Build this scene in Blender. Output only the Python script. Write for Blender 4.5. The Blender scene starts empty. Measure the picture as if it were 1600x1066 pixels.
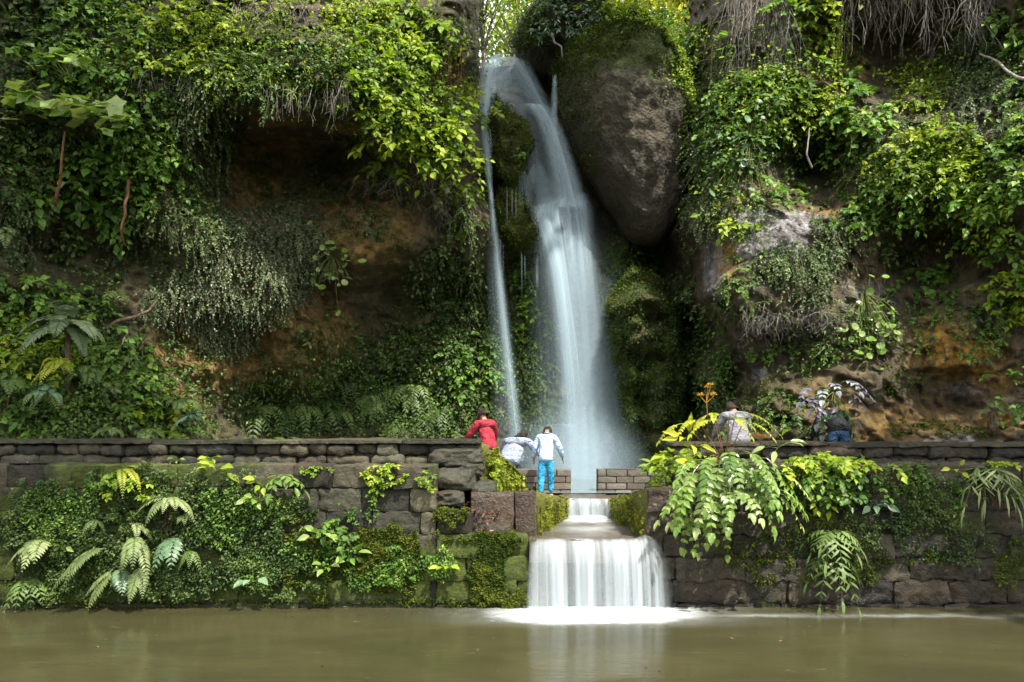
import bpy, math, random
import numpy as np
from mathutils import Vector
R = math.radians
RNG = np.random.default_rng(7)
random.seed(7)
sc = bpy.context.scene
COL = sc.collection
F, HX, HY, CZ = 1250.0, 800.0, 640.0, 2.4      # focal length in photo pixels, principal column, horizon row, eye height

def W(u, v, Y):
    """world point seen at photo column u, row v, at depth Y"""
    u = np.asarray(u, float); v = np.asarray(v, float); Y = np.asarray(Y, float)
    return np.stack(np.broadcast_arrays((u-HX)/F*Y, Y, CZ-(v-HY)/F*Y), -1)

# ---------------------------------------------------------------- noise
def _hash(i, j, k, s):
    h = (i.astype(np.int64)*374761393 + j.astype(np.int64)*668265263 + k.astype(np.int64)*2147483647 + s*974634777) & 0xffffffff
    h = ((h ^ (h >> 13))*1274126177) & 0xffffffff
    h = ((h ^ (h >> 16))*2246822519) & 0xffffffff
    return ((h ^ (h >> 15)) & 0xffffff)/float(0xffffff)
def vnoise(p, s=0):
    p = np.asarray(p, float); i = np.floor(p).astype(np.int64); f = p-i
    f = f*f*f*(f*(f*6-15)+10)
    r = 0
    for a in (0, 1):
        wa = f[..., 0] if a else 1-f[..., 0]
        for b in (0, 1):
            wb = f[..., 1] if b else 1-f[..., 1]
            for c in (0, 1):
                wc = f[..., 2] if c else 1-f[..., 2]
                r = r + wa*wb*wc*_hash(i[..., 0]+a, i[..., 1]+b, i[..., 2]+c, s)
    return r*2-1
def fbm(p, o=4, s=0, g=.5):
    r, a, t = 0, 1, 0
    p = np.asarray(p, float)
    for k in range(o):
        r = r + a*vnoise(p*(2.03**k)+k*7.3, s+k); t += a; a *= g
    return r/t*1.6
def billow(p, o=4, s=0):
    r, a, t = 0, 1, 0
    p = np.asarray(p, float)
    for k in range(o):
        r = r + a*(1-2*np.abs(vnoise(p*(2.1**k)+k*3.1, s+k))); t += a; a *= .5
    return r/t
def worley(p, s=0):
    p = np.asarray(p, float); i = np.floor(p).astype(np.int64); f1 = np.full(p.shape[:-1], 9.); f2 = f1.copy()
    for a in (-1, 0, 1):
        for b in (-1, 0, 1):
            for c in (-1, 0, 1):
                q = [i[..., 0]+a, i[..., 1]+b, i[..., 2]+c]
                d = sum((q[k]+_hash(q[0], q[1], q[2], s+k)-p[..., k])**2 for k in range(3))
                f2 = np.minimum(f2, np.maximum(f1, d)); f1 = np.minimum(f1, d)
    return np.sqrt(f1), np.sqrt(f2)
def sstep(x, a, b):
    t = np.clip((x-a)/(b-a), 0, 1); return t*t*(3-2*t)
def nrm(a): return a/np.maximum(np.linalg.norm(a, axis=-1, keepdims=True), 1e-9)

# ---------------------------------------------------------------- mesh helpers
def raw_mesh(name, V, faces, var=None, mask=None, uv=None, smooth=True):
    """faces: list of (N,k) int arrays"""
    me = bpy.data.meshes.new(name)
    V = np.asarray(V, np.float32)
    faces = [np.asarray(f, np.int32) for f in faces if len(f)]
    nl = sum(f.size for f in faces); nf = sum(len(f) for f in faces)
    me.vertices.add(len(V)); me.vertices.foreach_set('co', V.ravel())
    me.loops.add(nl); me.polygons.add(nf)
    idx = np.concatenate([f.ravel() for f in faces])
    me.loops.foreach_set('vertex_index', idx)
    tot = np.concatenate([np.full(len(f), f.shape[1], np.int32) for f in faces])
    st = np.concatenate([[0], np.cumsum(tot)[:-1]]).astype(np.int32)
    me.polygons.foreach_set('loop_start', st)
    try: me.polygons.foreach_set('loop_total', tot)
    except Exception: pass
    me.polygons.foreach_set('use_smooth', np.full(nf, smooth))
    if var is not None:
        a = me.attributes.new('var', 'FLOAT', 'POINT'); a.data.foreach_set('value', np.asarray(var, np.float32))
    if mask is not None:
        a = me.attributes.new('mask', 'FLOAT_COLOR', 'POINT'); a.data.foreach_set('color', np.asarray(mask, np.float32).ravel())
    if uv is not None:
        l = me.uv_layers.new(name='UVMap'); l.data.foreach_set('uv', np.asarray(uv, np.float32)[idx].ravel())
    me.update(calc_edges=True); me.validate(); 
    return me
def tag(o, label=None, cat=None, group=None, kind=None):
    if label: o['label'] = label
    if cat: o['category'] = cat
    if group: o['group'] = group
    if kind: o['kind'] = kind
    return o
def link(name, me, m=None, parent=None):
    o = bpy.data.objects.new(name, me); COL.objects.link(o)
    if m is not None and me is not None and not me.materials: me.materials.append(m)
    if parent is not None:
        o.parent = parent; o.matrix_parent_inverse.identity()
    return o
def empty(name, loc=(0, 0, 0), rz=0):
    o = bpy.data.objects.new(name, None); COL.objects.link(o)
    o.location = loc; o.rotation_euler = (0, 0, rz); o.empty_display_size = .1
    return o
class MB:
    def __init__(s): s.V = []; s.Fc = {}; s.var = []; s.mask = []; s.uv = []; s.n = 0
    def add(s, V, Fs, var=0.5, mask=None, uv=None):
        V = np.asarray(V, float).reshape(-1, 3)
        for f in Fs:
            f = np.asarray(f, np.int64)
            if f.size: s.Fc.setdefault(f.shape[1], []).append(f+s.n)
        s.V.append(V); s.var.append(np.broadcast_to(np.asarray(var, float), (len(V),)))
        s.mask.append(np.broadcast_to(np.asarray(mask if mask is not None else (0, 0, 0, 0), float), (len(V), 4)))
        s.uv.append(np.broadcast_to(np.asarray(uv if uv is not None else (0, 0), float), (len(V), 2)))
        s.n += len(V)
    def build(s, name, m, parent=None, smooth=True, origin=None):
        if not s.n: return None
        V = np.concatenate(s.V)
        if origin is not None: V = V-np.asarray(origin)
        me = raw_mesh(name, V, [np.concatenate(f) for f in s.Fc.values()], np.concatenate(s.var), np.concatenate(s.mask), np.concatenate(s.uv), smooth)
        o = link(name, me, m, parent)
        if origin is not None and parent is None: o.location = origin
        return o

def grid_faces(nv, nu):
    a = np.arange(nv*nu).reshape(nv, nu)
    return np.stack([a[:-1, :-1], a[1:, :-1], a[1:, 1:], a[:-1, 1:]], -1).reshape(-1, 4)
def tube(P, r, k=5, closed=True):
    P = np.asarray(P, float); n = len(P); r = np.broadcast_to(np.asarray(r, float), (n,))
    T = nrm(np.gradient(P, axis=0)); up = np.where(np.abs(T[:, 2:3]) > .9, np.array([[1., 0, 0]]), np.array([[0, 0, 1.]]))
    A = nrm(np.cross(T, up)); B = np.cross(T, A)
    th = np.arange(k)/k*2*math.pi
    V = P[:, None]+r[:, None, None]*(np.cos(th)[None, :, None]*A[:, None]+np.sin(th)[None, :, None]*B[:, None])
    a = np.arange(n*k).reshape(n, k); b = np.roll(a, -1, 1)
    f = np.stack([a[:-1], b[:-1], b[1:], a[1:]], -1).reshape(-1, 4)
    V = V.reshape(-1, 3); fs = [f]
    if closed:
        V = np.concatenate([V, P[:1], P[-1:]]); c0, c1 = n*k, n*k+1
        fs.append(np.stack([b[0], a[0], np.full(k, c0)], -1)); fs.append(np.stack([a[-1], b[-1], np.full(k, c1)], -1))
    return V, fs
def tubes(P, r0, r1, k=3):
    """many polylines at once: P (N,n,3)"""
    N, n, _ = P.shape
    T = nrm(np.gradient(P, axis=1)); A = nrm(np.cross(T, np.array([.31, .2, .93]))); B = np.cross(T, A)
    th = np.arange(k)/k*2*math.pi
    rr = (np.asarray(r0).reshape(-1, 1)*(1-np.linspace(0, 1, n))+np.asarray(r1).reshape(-1, 1)*np.linspace(0, 1, n))
    V = P[:, :, None]+rr[:, :, None, None]*(np.cos(th)[None, None, :, None]*A[:, :, None]+np.sin(th)[None, None, :, None]*B[:, :, None])
    a = np.arange(N*n*k).reshape(N, n, k); b = np.roll(a, -1, 2)
    f = np.stack([a[:, :-1], b[:, :-1], b[:, 1:], a[:, 1:]], -1).reshape(-1, 4)
    return V.reshape(-1, 3), [f]

# ---------------------------------------------------------------- materials
class NT:
    def __init__(s, name):
        s.m = bpy.data.materials.new(name); s.m.use_nodes = True; s.t = s.m.node_tree; s.t.nodes.clear()
        s.out = s.n('ShaderNodeOutputMaterial')
    def n(s, t, **kw):
        o = s.t.nodes.new(t)
        for k, v in kw.items(): setattr(o, k, v)
        return o
    def l(s, a, b): s.t.links.new(a, b)
    def setin(s, node, k, v):
        if hasattr(v, 'is_output') or isinstance(v, bpy.types.NodeSocket): s.l(v, node.inputs[k])
        elif v is not None: node.inputs[k].default_value = v
    def coord(s): return s.n('ShaderNodeNewGeometry').outputs['Position']
    def scale(s, vec, sx, sy, sz):
        m = s.n('ShaderNodeMapping'); s.l(vec, m.inputs[0]); m.inputs['Scale'].default_value = (sx, sy, sz); return m.outputs[0]
    def noise(s, vec, sc_, det=5, rough=.55, dist=0, out='Fac'):
        o = s.n('ShaderNodeTexNoise'); s.l(vec, o.inputs['Vector']); o.inputs['Scale'].default_value = sc_
        o.inputs['Detail'].default_value = det; o.inputs['Roughness'].default_value = rough; o.inputs['Distortion'].default_value = dist
        return o.outputs[out]
    def voro(s, vec, sc_, feat='F1'):
        o = s.n('ShaderNodeTexVoronoi', feature=feat); s.l(vec, o.inputs['Vector']); o.inputs['Scale'].default_value = sc_
        return o.outputs['Distance']
    def ramp(s, fac, stops):
        o = s.n('ShaderNodeValToRGB'); s.l(fac, o.inputs[0]); e = o.color_ramp.elements
        while len(e) < len(stops): e.new(.5)
        for q, (p, c) in zip(e, stops):
            q.position = p; q.color = (*c, 1) if not isinstance(c, (int, float)) else (c, c, c, 1)
        return o.outputs[0]
    def mix(s, fac, a, b, mode='MIX'):
        o = s.n('ShaderNodeMix', data_type='RGBA', blend_type=mode); o.clamp_factor = True
        s.setin(o, 0, fac)
        for k, v in ((6, a), (7, b)):
            if isinstance(v, tuple) and len(v) == 3: v = (*v, 1)
            s.setin(o, k, v)
        return o.outputs[2]
    def math(s, op, a, b=None, c=None, clamp=False):
        o = s.n('ShaderNodeMath', operation=op); o.use_clamp = clamp
        s.setin(o, 0, a)
        if b is not None: s.setin(o, 1, b)
        if c is not None: s.setin(o, 2, c)
        return o.outputs[0]
    def attr(s, name, out='Fac'):
        o = s.n('ShaderNodeAttribute'); o.attribute_name = name; return o.outputs[out]
    def sep(s, c):
        o = s.n('ShaderNodeSeparateColor'); s.l(c, o.inputs[0]); return o.outputs
    def bump(s, h, st=.5, d=.02, nrm_=None):
        o = s.n('ShaderNodeBump'); s.l(h, o.inputs['Height']); o.inputs['Strength'].default_value = st; o.inputs['Distance'].default_value = d
        if nrm_ is not None: s.l(nrm_, o.inputs['Normal'])
        return o.outputs[0]
    def pbr(s, col, rough=.8, spec=.5, normal=None, **kw):
        o = s.n('ShaderNodeBsdfPrincipled')
        if isinstance(col, tuple): col = (*col, 1)
        s.setin(o, 'Base Color', col); s.setin(o, 'Roughness', rough); s.setin(o, 'Specular IOR Level', spec)
        if normal is not None: s.l(normal, o.inputs['Normal'])
        for k, v in kw.items(): s.setin(o, k, v)
        return o.outputs[0]
    def done(s, sh): s.l(sh, s.out.inputs[0]); return s.m

def leaf_mat(name, stops, tr=.35, rough=.5, spec=.35, trc=None, cs=1.0):
    N = NT(name)
    c = N.ramp(N.attr('var'), [(p, tuple(min(1, x*cs) for x in cc)) for p, cc in stops])
    fine = N.noise(N.coord(), 1.3, 3)
    c = N.mix(.8, c, N.ramp(fine, [(.35, (.62, .66, .6)), (.65, (1.2, 1.15, 1.1))]), 'MULTIPLY')
    p = N.pbr(c, rough, spec)
    t = N.n('ShaderNodeBsdfTranslucent'); N.l(N.mix(1.0, c, trc or (1.5, 1.45, .7), 'MULTIPLY'), t.inputs[0])
    m = N.n('ShaderNodeMixShader'); m.inputs[0].default_value = tr
    N.l(p, m.inputs[1]); N.l(t.outputs[0], m.inputs[2])
    return N.done(m.outputs[0])
LM = {}
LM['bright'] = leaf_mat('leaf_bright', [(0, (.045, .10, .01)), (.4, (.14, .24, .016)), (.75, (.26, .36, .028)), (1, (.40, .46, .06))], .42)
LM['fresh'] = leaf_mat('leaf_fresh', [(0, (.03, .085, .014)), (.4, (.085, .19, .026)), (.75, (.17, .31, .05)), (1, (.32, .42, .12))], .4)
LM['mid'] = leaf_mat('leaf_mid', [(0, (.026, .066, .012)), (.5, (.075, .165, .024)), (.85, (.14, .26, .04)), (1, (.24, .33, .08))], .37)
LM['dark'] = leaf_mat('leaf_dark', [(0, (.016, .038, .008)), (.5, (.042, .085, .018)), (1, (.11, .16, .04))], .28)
LM['ivy'] = leaf_mat('leaf_ivy', [(0, (.02, .05, .015)), (.5, (.05, .10, .028)), (.9, (.11, .18, .06)), (1, (.20, .26, .10))], .3)
LM['grey'] = leaf_mat('leaf_grey', [(0, (.04, .07, .03)), (.5, (.10, .15, .075)), (.85, (.20, .26, .14)), (1, (.32, .36, .22))], .25, trc=(1.2, 1.3, .9))
LM['broad'] = leaf_mat('leaf_broad', [(0, (.06, .13, .02)), (.5, (.15, .26, .045)), (1, (.34, .42, .17))], .35, .27, .55)
LM['blue'] = leaf_mat('leaf_blue', [(0, (.03, .07, .035)), (.5, (.07, .14, .075)), (1, (.15, .24, .14))], .2, .4, trc=(1, 1.2, 1))
LM['fern'] = leaf_mat('leaf_fern', [(0, (.05, .10, .025)), (.5, (.11, .18, .05)), (1, (.20, .28, .10))], .35)
LM['palefern'] = leaf_mat('leaf_palefern', [(0, (.09, .14, .05)), (.5, (.17, .23, .09)), (1, (.28, .33, .16))], .3)
LM['dryleaf'] = leaf_mat('leaf_dry', [(0, (.06, .035, .018)), (.5, (.16, .11, .06)), (1, (.32, .26, .16))], .2, .8)
LM['moss'] = leaf_mat('leaf_moss', [(0, (.012, .028, .005)), (.5, (.036, .062, .009)), (1, (.11, .13, .018))], .25, .8, .1)
LM['brightmoss'] = leaf_mat('leaf_brightmoss', [(0, (.03, .045, .006)), (.5, (.12, .145, .016)), (1, (.28, .31, .05))], .3, .8, .1)
LM['violet'] = leaf_mat('leaf_violet', [(0, (.04, .05, .06)), (.5, (.13, .12, .17)), (.8, (.2, .2, .26)), (1, (.22, .30, .28))], .2, .35, trc=(1.1, 1.2, 1.1))
LM['yellow'] = leaf_mat('leaf_yellow', [(0, (.15, .20, .02)), (.5, (.30, .36, .03)), (1, (.50, .50, .08))], .45)
LM['litter'] = leaf_mat('leaf_litter', [(0, (.02, .014, .01)), (.5, (.07, .03, .02)), (.85, (.20, .045, .02)), (1, (.30, .24, .18))], .1, .5)

def wood_mat(name, a, b):
    N = NT(name); p = N.scale(N.coord(), 1, 1, .25)
    n = N.noise(p, 30, 4)
    return N.done(N.pbr(N.ramp(n, [(.3, a), (.7, b)]), .85, .3, N.bump(n, .6, .01)))
M_TWIG = wood_mat('twig_bark', (.05, .035, .02), (.16, .12, .08))
M_STEM = wood_mat('green_stem', (.05, .07, .02), (.12, .14, .04))
M_ROOT = wood_mat('dry_root', (.10, .09, .08), (.27, .25, .23))
M_REDSTEM = wood_mat('red_brown_stem', (.06, .026, .014), (.17, .085, .045))
M_BARK = wood_mat('bark', (.03, .024, .018), (.11, .09, .07))
M_FLOWER = leaf_mat('flower_orange', [(0, (.35, .16, .02)), (1, (.75, .45, .05))], .2)
# ================================================================ the cliff
CP = [  # (column, row, depth) control points of the rock face
 # left mass
 (-250, -500, 16), (100, -500, 16.5), (400, -500, 17), (700, -500, 18), (-250, 0, 12.8), (0, 0, 13), (200, 0, 13.5), (400, 0, 13.8), (560, 0, 14.4), (680, 0, 15), (735, 0, 15.6),
 (-250, 200, 12), (0, 200, 12.3), (150, 200, 12.8), (300, 190, 13.3), (420, 180, 13.4), (520, 190, 13.6), (600, 220, 13.9), (680, 230, 14.3), (740, 220, 15.0),
 (700, 100, 14.7), (742, 90, 15.4), (350, 230, 15.2), (430, 225, 15.8), (520, 235, 15.9), (600, 290, 15.4), (680, 330, 15.6), (740, 330, 15.7),
 (-250, 400, 11.6), (0, 400, 12.3), (100, 380, 13.4), (200, 380, 13.9), (250, 330, 13.3), (320, 330, 13.6), (400, 380, 14.2), (450, 330, 15.2), (540, 330, 15.3), (620, 340, 15.0), (640, 400, 15.4),
 (560, 410, 15.0), (430, 440, 14.2), (500, 470, 16.4), (600, 460, 16.9), (700, 430, 16.8), (760, 420, 17.2), (320, 480, 14.2), (270, 540, 13.9), (340, 580, 14.3), (400, 520, 15.2),
 (470, 510, 15.0), (500, 530, 15.1), (465, 590, 15.4), (520, 600, 16.8), (420, 620, 16.0), (600, 580, 17.2), (700, 560, 17.0), (760, 560, 17.2),
 (-250, 600, 11.2), (0, 600, 11.7), (150, 600, 12.1), (220, 500, 13.2), (240, 620, 12.7), (300, 690, 13.0), (-250, 740, 11), (0, 740, 11.3), (150, 740, 11.6), (400, 730, 14.8), (500, 730, 15.4), (600, 730, 15.6), (700, 730, 16), (780, 740, 16.4),
 (350, 660, 14.6), (600, 660, 16.4),
 # gorge back
 (772, -500, 22), (772, 0, 21), (770, 120, 19.0), (772, 220, 18.0), (772, 300, 17.8), (800, 90, 18.4), (800, 170, 17.7), (790, 240, 17.2), (815, 250, 17.2), (835, 270, 18.3), (850, 120, 19.3), (850, 200, 18.6), (880, 200, 18.8),
 (800, 320, 17.3), (815, 350, 17.3), (840, 330, 17.6), (880, 330, 17.7), (910, 330, 18.0), (860, 310, 18.5), (780, 420, 17.8), (820, 430, 17.7), (880, 420, 18.0), (940, 360, 19), (1000, 400, 18.6), (1050, 300, 19.5), (1040, 420, 19), (975, 380, 17.9), (990, 440, 17.6),
 (1000, 520, 17.3), (960, 520, 17.6), (900, 520, 18.2), (830, 560, 17.7), (860, 680, 17.5), (820, 740, 17), (900, 745, 17.6), (1000, 620, 17.0), (1040, 560, 17.6), (1080, 500, 18.3), (1085, 620, 17.4), (1000, 740, 16.5), (1060, 740, 15.5),
 (850, 60, 18.0), (900, 0, 18.2), (960, 20, 19), (900, 100, 18.6), (1000, 80, 19), (850, 0, 18.2), (940, 120, 19.5), (1000, 200, 19.5), (880, -500, 24), (1000, -500, 24),
 # right mass
 (1080, -500, 19), (1200, -500, 18), (1500, -500, 17), (1850, -500, 15), (1085, 0, 17), (1130, 0, 15.8), (1200, 0, 15.2), (1300, -20, 14.6), (1450, -20, 14.2), (1600, -20, 13.2), (1850, 0, 12.5),
 (1300, 60, 15.6), (1400, 90, 15.9), (1330, 110, 15.4), (1470, 90, 15.2), (1550, 60, 14.2), (1085, 120, 16.6), (1130, 150, 15.2), (1200, 150, 14.7), (1330, 180, 14.3), (1430, 170, 14.2), (1550, 200, 13.2), (1620, 200, 12.5),
 (1070, 240, 16.2), (1100, 300, 15.0), (1170, 260, 14.4), (1250, 260, 15.9), (1290, 270, 15.7), (1350, 290, 14.1), (1450, 280, 13.4), (1580, 300, 12.4), (1850, 300, 11.8),
 (1072, 340, 15.8), (1130, 350, 14.2), (1180, 350, 13.9), (1230, 350, 13.7), (1140, 400, 14.0), (1200, 430, 13.6), (1290, 430, 13.5), (1350, 380, 14.0), (1400, 400, 14.6), (1500, 400, 14.4), (1580, 400, 13.3),
 (1100, 470, 14.4), (1200, 490, 13.5), (1300, 500, 13.4), (1230, 530, 14.2), (1150, 530, 14.2), (1370, 520, 13.5), (1420, 470, 14.1), (1500, 500, 13.4), (1600, 480, 13.5), (1480, 560, 13.2), (1560, 590, 13.4), (1850, 500, 11.8),
 (1110, 600, 14.6), (1140, 600, 14.9), (1200, 610, 13.7), (1300, 600, 13.3), (1380, 620, 13.2), (1450, 640, 13.6), (1500, 625, 13.8), (1560, 650, 13.0), (1120, 690, 13.8), (1200, 690, 13.0), (1300, 700, 12.7), (1450, 690, 12.5), (1600, 680, 12.2), (1850, 700, 11.2),
 (1120, 750, 12.9), (1300, 750, 12.2), (1600, 750, 11.6),
]
CPA = np.array(CP, float)
def _rbf_fit(P, val, s=14.0, lam=.6):
    d = np.sqrt(((P[:, None]-P[None])**2).sum(-1)+s*s)
    n = len(P); A = np.zeros((n+3, n+3)); A[:n, :n] = -d+np.eye(n)*lam
    A[:n, n] = 1; A[:n, n+1:] = P/500; A[n, :n] = 1; A[n+1:, :n] = (P/500).T
    b = np.zeros(n+3); b[:n] = val
    return np.linalg.solve(A, b)
_w = _rbf_fit(CPA[:, :2], CPA[:, 2])
def Dfun(u, v, s=14.0):
    q = np.stack([u, v], -1).reshape(-1, 2); out = np.empty(len(q)); P = CPA[:, :2]; n = len(P)
    for a in range(0, len(q), 20000):
        b = q[a:a+20000]
        d = np.sqrt(((b[:, None]-P[None])**2).sum(-1)+s*s)
        out[a:a+20000] = -d@_w[:n]+_w[n]+(b/500)@_w[n+1:]
    return out.reshape(np.shape(u))
def skyline(u):
    return np.interp(u, [748, 752, 770, 785, 800, 815, 835, 850, 880, 940, 985, 1020, 1050, 1075, 1082], [-600, 120, 96, 84, 74, 52, 28, 8, -6, 4, 36, 62, 70, 30, -600])
US, VS, ST = -280, -500, 3
gu = np.arange(US, 1880+1, ST); gv = np.arange(VS, 748+1, ST)
UU, VV = np.meshgrid(gu, gv)
DD = Dfun(UU, VV)
gap = VV < skyline(UU)+14
edge = sstep(skyline(UU)+34-VV, 0, 34)*((UU > 750) & (UU < 1084))
DD = DD+edge*5
P0 = W(UU, VV, DD)
disp = .30*billow(P0*np.array([.55, .55, .8]), 3, 3)+.13*billow(P0*np.array([1.6, 1.6, 2.4])+5, 3, 11)+.10*fbm(P0*np.array([4.5, 4.5, 6]), 3, 21)
_q = P0+.25*np.stack([fbm(P0*1.5, 2, 51), fbm(P0*1.5, 2, 52), fbm(P0*1.5, 2, 53)], -1)
w1, w2 = worley(_q*np.array([1.3, 1.3, 2.0]), 61); w3, w4 = worley(_q*np.array([4.2, 4.2, 6.0])+.2*0, 71)
disp = disp+.16*np.clip(w2-w1, 0, .5)-.10*w1+.05*np.clip(w4-w3, 0, .4)-.05*w3+.05*billow(P0*9, 2, 81)
# slanting strata on the right-hand lower rock
strat = np.sin((P0[..., 2]*1.0+P0[..., 0]*.55)*16+3*fbm(P0*1.2, 2, 5))
wr = np.exp(-(((UU-1230)/150)**2+((VV-640)/70)**2))
disp = disp+.09*strat*wr
for (a, b) in ((UU, VV),):
    flat = np.exp(-(((UU-1200)/70)**2+((VV-380)/60)**2))
    disp = disp*(1-.6*flat)
GP = W(UU, VV, DD-disp)
jit = .03*np.stack([vnoise(P0*6, 31), vnoise(P0*6, 32)*0, vnoise(P0*6, 33)], -1)
GP = GP+jit
GN = nrm(np.cross(np.gradient(GP, axis=1), np.gradient(GP, axis=0)))
flip = (GN*W(UU, VV, 1.0)).sum(-1) + GN[..., 2]*0 > 0
# viewing ray from the eye
ray = GP-np.array([0, 0, CZ]); flip = (GN*ray).sum(-1) > 0
GN[flip] *= -1
def surf(u, v):
    iu = np.clip(np.round((np.asarray(u)-US)/ST).astype(int), 0, len(gu)-1); iv = np.clip(np.round((np.asarray(v)-VS)/ST).astype(int), 0, len(gv)-1)
    return GP[iv, iu], GN[iv, iu]
def blobs(u, v, L):
    r = np.zeros(np.shape(u))
    for (cx, cy, rx, ry, s) in L:
        r = np.maximum(r, s*np.exp(-(((u-cx)/rx)**2+((v-cy)/ry)**2)**1.2))
    return r
moss = blobs(UU, VV, [(450, 620, 140, 90, .8), (620, 620, 160, 120, .9), (700, 480, 110, 100, .8), (460, 110, 110, 60, 1), (560, 120, 60, 80, .8), (820, 500, 60, 160, .9), (990, 500, 60, 140, .8), (800, 320, 30, 40, 1), (1030, 640, 70, 110, 1), (900, 70, 60, 60, .4), (1050, 130, 60, 60, .8), (940, 170, 60, 40, .5), (100, 500, 200, 250, .6), (1200, 180, 130, 120, .5), (150, 150, 180, 180, .7), (640, 120, 110, 120, .7), (1130, 600, 40, 60, .6), (850, 640, 80, 100, .9), (1450, 250, 150, 90, .4), (560, 350, 110, 50, .35), (430, 290, 90, 60, .4), (800, 100, 30, 30, .5)])
ochre = blobs(UU, VV, [(400, 280, 60, 90, .55), (440, 240, 70, 40, .6), (560, 360, 110, 70, .75), (480, 540, 90, 80, 1.0), (300, 560, 80, 90, .9), (390, 560, 60, 60, .9), (400, 480, 90, 60, .5), (1320, 105, 40, 30, .9), (1210, 650, 130, 60, .22), (1450, 680, 180, 40, .25), (1280, 340, 60, 25, .6), (1130, 300, 40, 60, .4), (870, 200, 20, 60, .4), (1350, 420, 80, 50, .3), (560, 200, 60, 14, .8), (450, 190, 60, 12, .8)])
grey = blobs(UU, VV, [(1200, 370, 80, 55, 1.0), (1120, 420, 30, 70, .8), (1240, 350, 60, 25, 1), (1350, 470, 60, 50, .5), (1420, 230, 60, 40, .7), (1180, 590, 50, 24, .5), (1420, 560, 70, 60, .3), (1480, 690, 60, 25, .7), (1560, 400, 60, 40, .4), (1520, 600, 50, 30, .6), (1560, 470, 40, 50, .4)])
lich = blobs(UU, VV, [(1500, 560, 65, 32, 1.0), (1460, 540, 28, 40, .9), (1135, 400, 14, 34, 1), (1540, 590, 40, 22, .7), (1300, 640, 50, 40, .4), (1480, 520, 30, 20, .5), (1400, 660, 120, 30, .35), (800, 350, 10, 40, .5), (1560, 660, 40, 15, .6)])
mask = np.stack([moss, ochre, grey, lich], -1)
ff = grid_faces(len(gv), len(gu)); gm = gap.ravel()
ff = ff[~gm[ff].any(1)]
used = np.zeros(GP.shape[0]*GP.shape[1], bool); used[ff.ravel()] = True
remap = np.cumsum(used)-1

N = NT('cliff_rock'); pos = N.coord()
mk = N.sep(N.attr('mask', 'Color')); lichf = N.attr('mask', 'Alpha')
n1 = N.noise(pos, 1.1, 8, .65, .6); n2 = N.noise(pos, 5.5, 8, .7); n3 = N.noise(N.scale(pos, 1, 1, .35), 3.0, 5, .6, .8); vo = N.voro(pos, 9)
base = N.ramp(n1, [(.3, (.03, .026, .014)), (.48, (.07, .056, .028)), (.62, (.115, .09, .045)), (.78, (.16, .13, .08))])
base = N.mix(.7, base, N.ramp(n2, [(.3, (.45, .45, .45)), (.7, (1.35, 1.3, 1.25))]), 'MULTIPLY')
base = N.mix(N.math('MULTIPLY', N.ramp(n3, [(.45, 0), (.62, 1)]), .6), base, (.018, .015, .012))
och = N.ramp(n2, [(.33, (.07, .038, .010)), (.5, (.20, .115, .03)), (.67, (.34, .22, .075))])
base = N.mix(N.math('MULTIPLY', N.ramp(N.math('ADD', mk[1], N.math('MULTIPLY', N.math('SUBTRACT', N.noise(pos, 3.1, 10, .75), .5), 1.3)), [(.25, 0), (.6, 1)]), .85), base, och)
gr = N.ramp(N.noise(pos, 4.5, 12, .8, .3), [(.38, (.035, .033, .032)), (.48, (.13, .12, .12)), (.56, (.27, .26, .27)), (.66, (.48, .48, .51))])
base = N.mix(N.ramp(N.math('ADD', mk[2], N.math('MULTIPLY', N.math('SUBTRACT', N.noise(pos, 2.6, 10, .75), .5), 1.6)), [(.42, 0), (.62, 1)]), base, gr)
lc = N.ramp(n2, [(.35, (.22, .10, .01)), (.6, (.45, .25, .015))])
base = N.mix(N.math('MULTIPLY', lichf, N.ramp(N.noise(pos, 7, 6, .7), [(.42, 0), (.52, 1)])), base, lc)
mossc = N.ramp(N.noise(pos, 12, 6, .7), [(.3, (.012, .022, .004)), (.55, (.04, .062, .008)), (.75, (.09, .115, .014))])
base = N.mix(N.math('MULTIPLY', mk[0], N.ramp(N.noise(pos, 2.4, 7, .7), [(.38, .1), (.55, 1)]), clamp=True), base, mossc)
h = N.math('ADD', N.math('MULTIPLY', n2, 1.0), N.math('ADD', N.math('MULTIPLY', vo, -.35), N.math('MULTIPLY', N.noise(pos, 22, 6, .7), .5)))
M_CLIFF = N.done(N.pbr(base, N.ramp(n3, [(.35, .85), (.6, .42)]), .45, N.bump(h, .9, .09)))
me = raw_mesh('cliff', GP.reshape(-1, 3)[used], [remap[ff]], mask=mask.reshape(-1, 4)[used])
tag(link('cliff', me, M_CLIFF), kind='structure')

# ================================================================ ground, plateau, pond
def sheet(name, x0, x1, y0, y1, nx, ny, zf, m, kind='structure', faces_ok=None):
    X, Y = np.meshgrid(np.linspace(x0, x1, nx), np.linspace(y0, y1, ny)); Z = zf(X, Y)
    me = raw_mesh(name, np.stack([X, Y, Z], -1).reshape(-1, 3), [grid_faces(ny, nx)[:, ::-1]])
    return tag(link(name, me, m), kind=kind)
N = NT('earth'); pos = N.coord(); n2 = N.noise(pos, 4, 8, .7)
M_EARTH = N.done(N.pbr(N.ramp(n2, [(.3, (.03, .022, .014)), (.5, (.06, .05, .03)), (.7, (.025, .035, .012))]), .9, .3, N.bump(n2, .8, .06)))
gz = lambda X, Y: 1.0+.22*sstep(X, .5, 1.6)*0+.35*sstep(-X, .9, 2.2)*sstep(Y, 10.4, 11.5)+.3*sstep(X, 2.6, 4)+.09*fbm(np.stack([X, Y, X*0], -1)*1.3, 3, 9)
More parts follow.
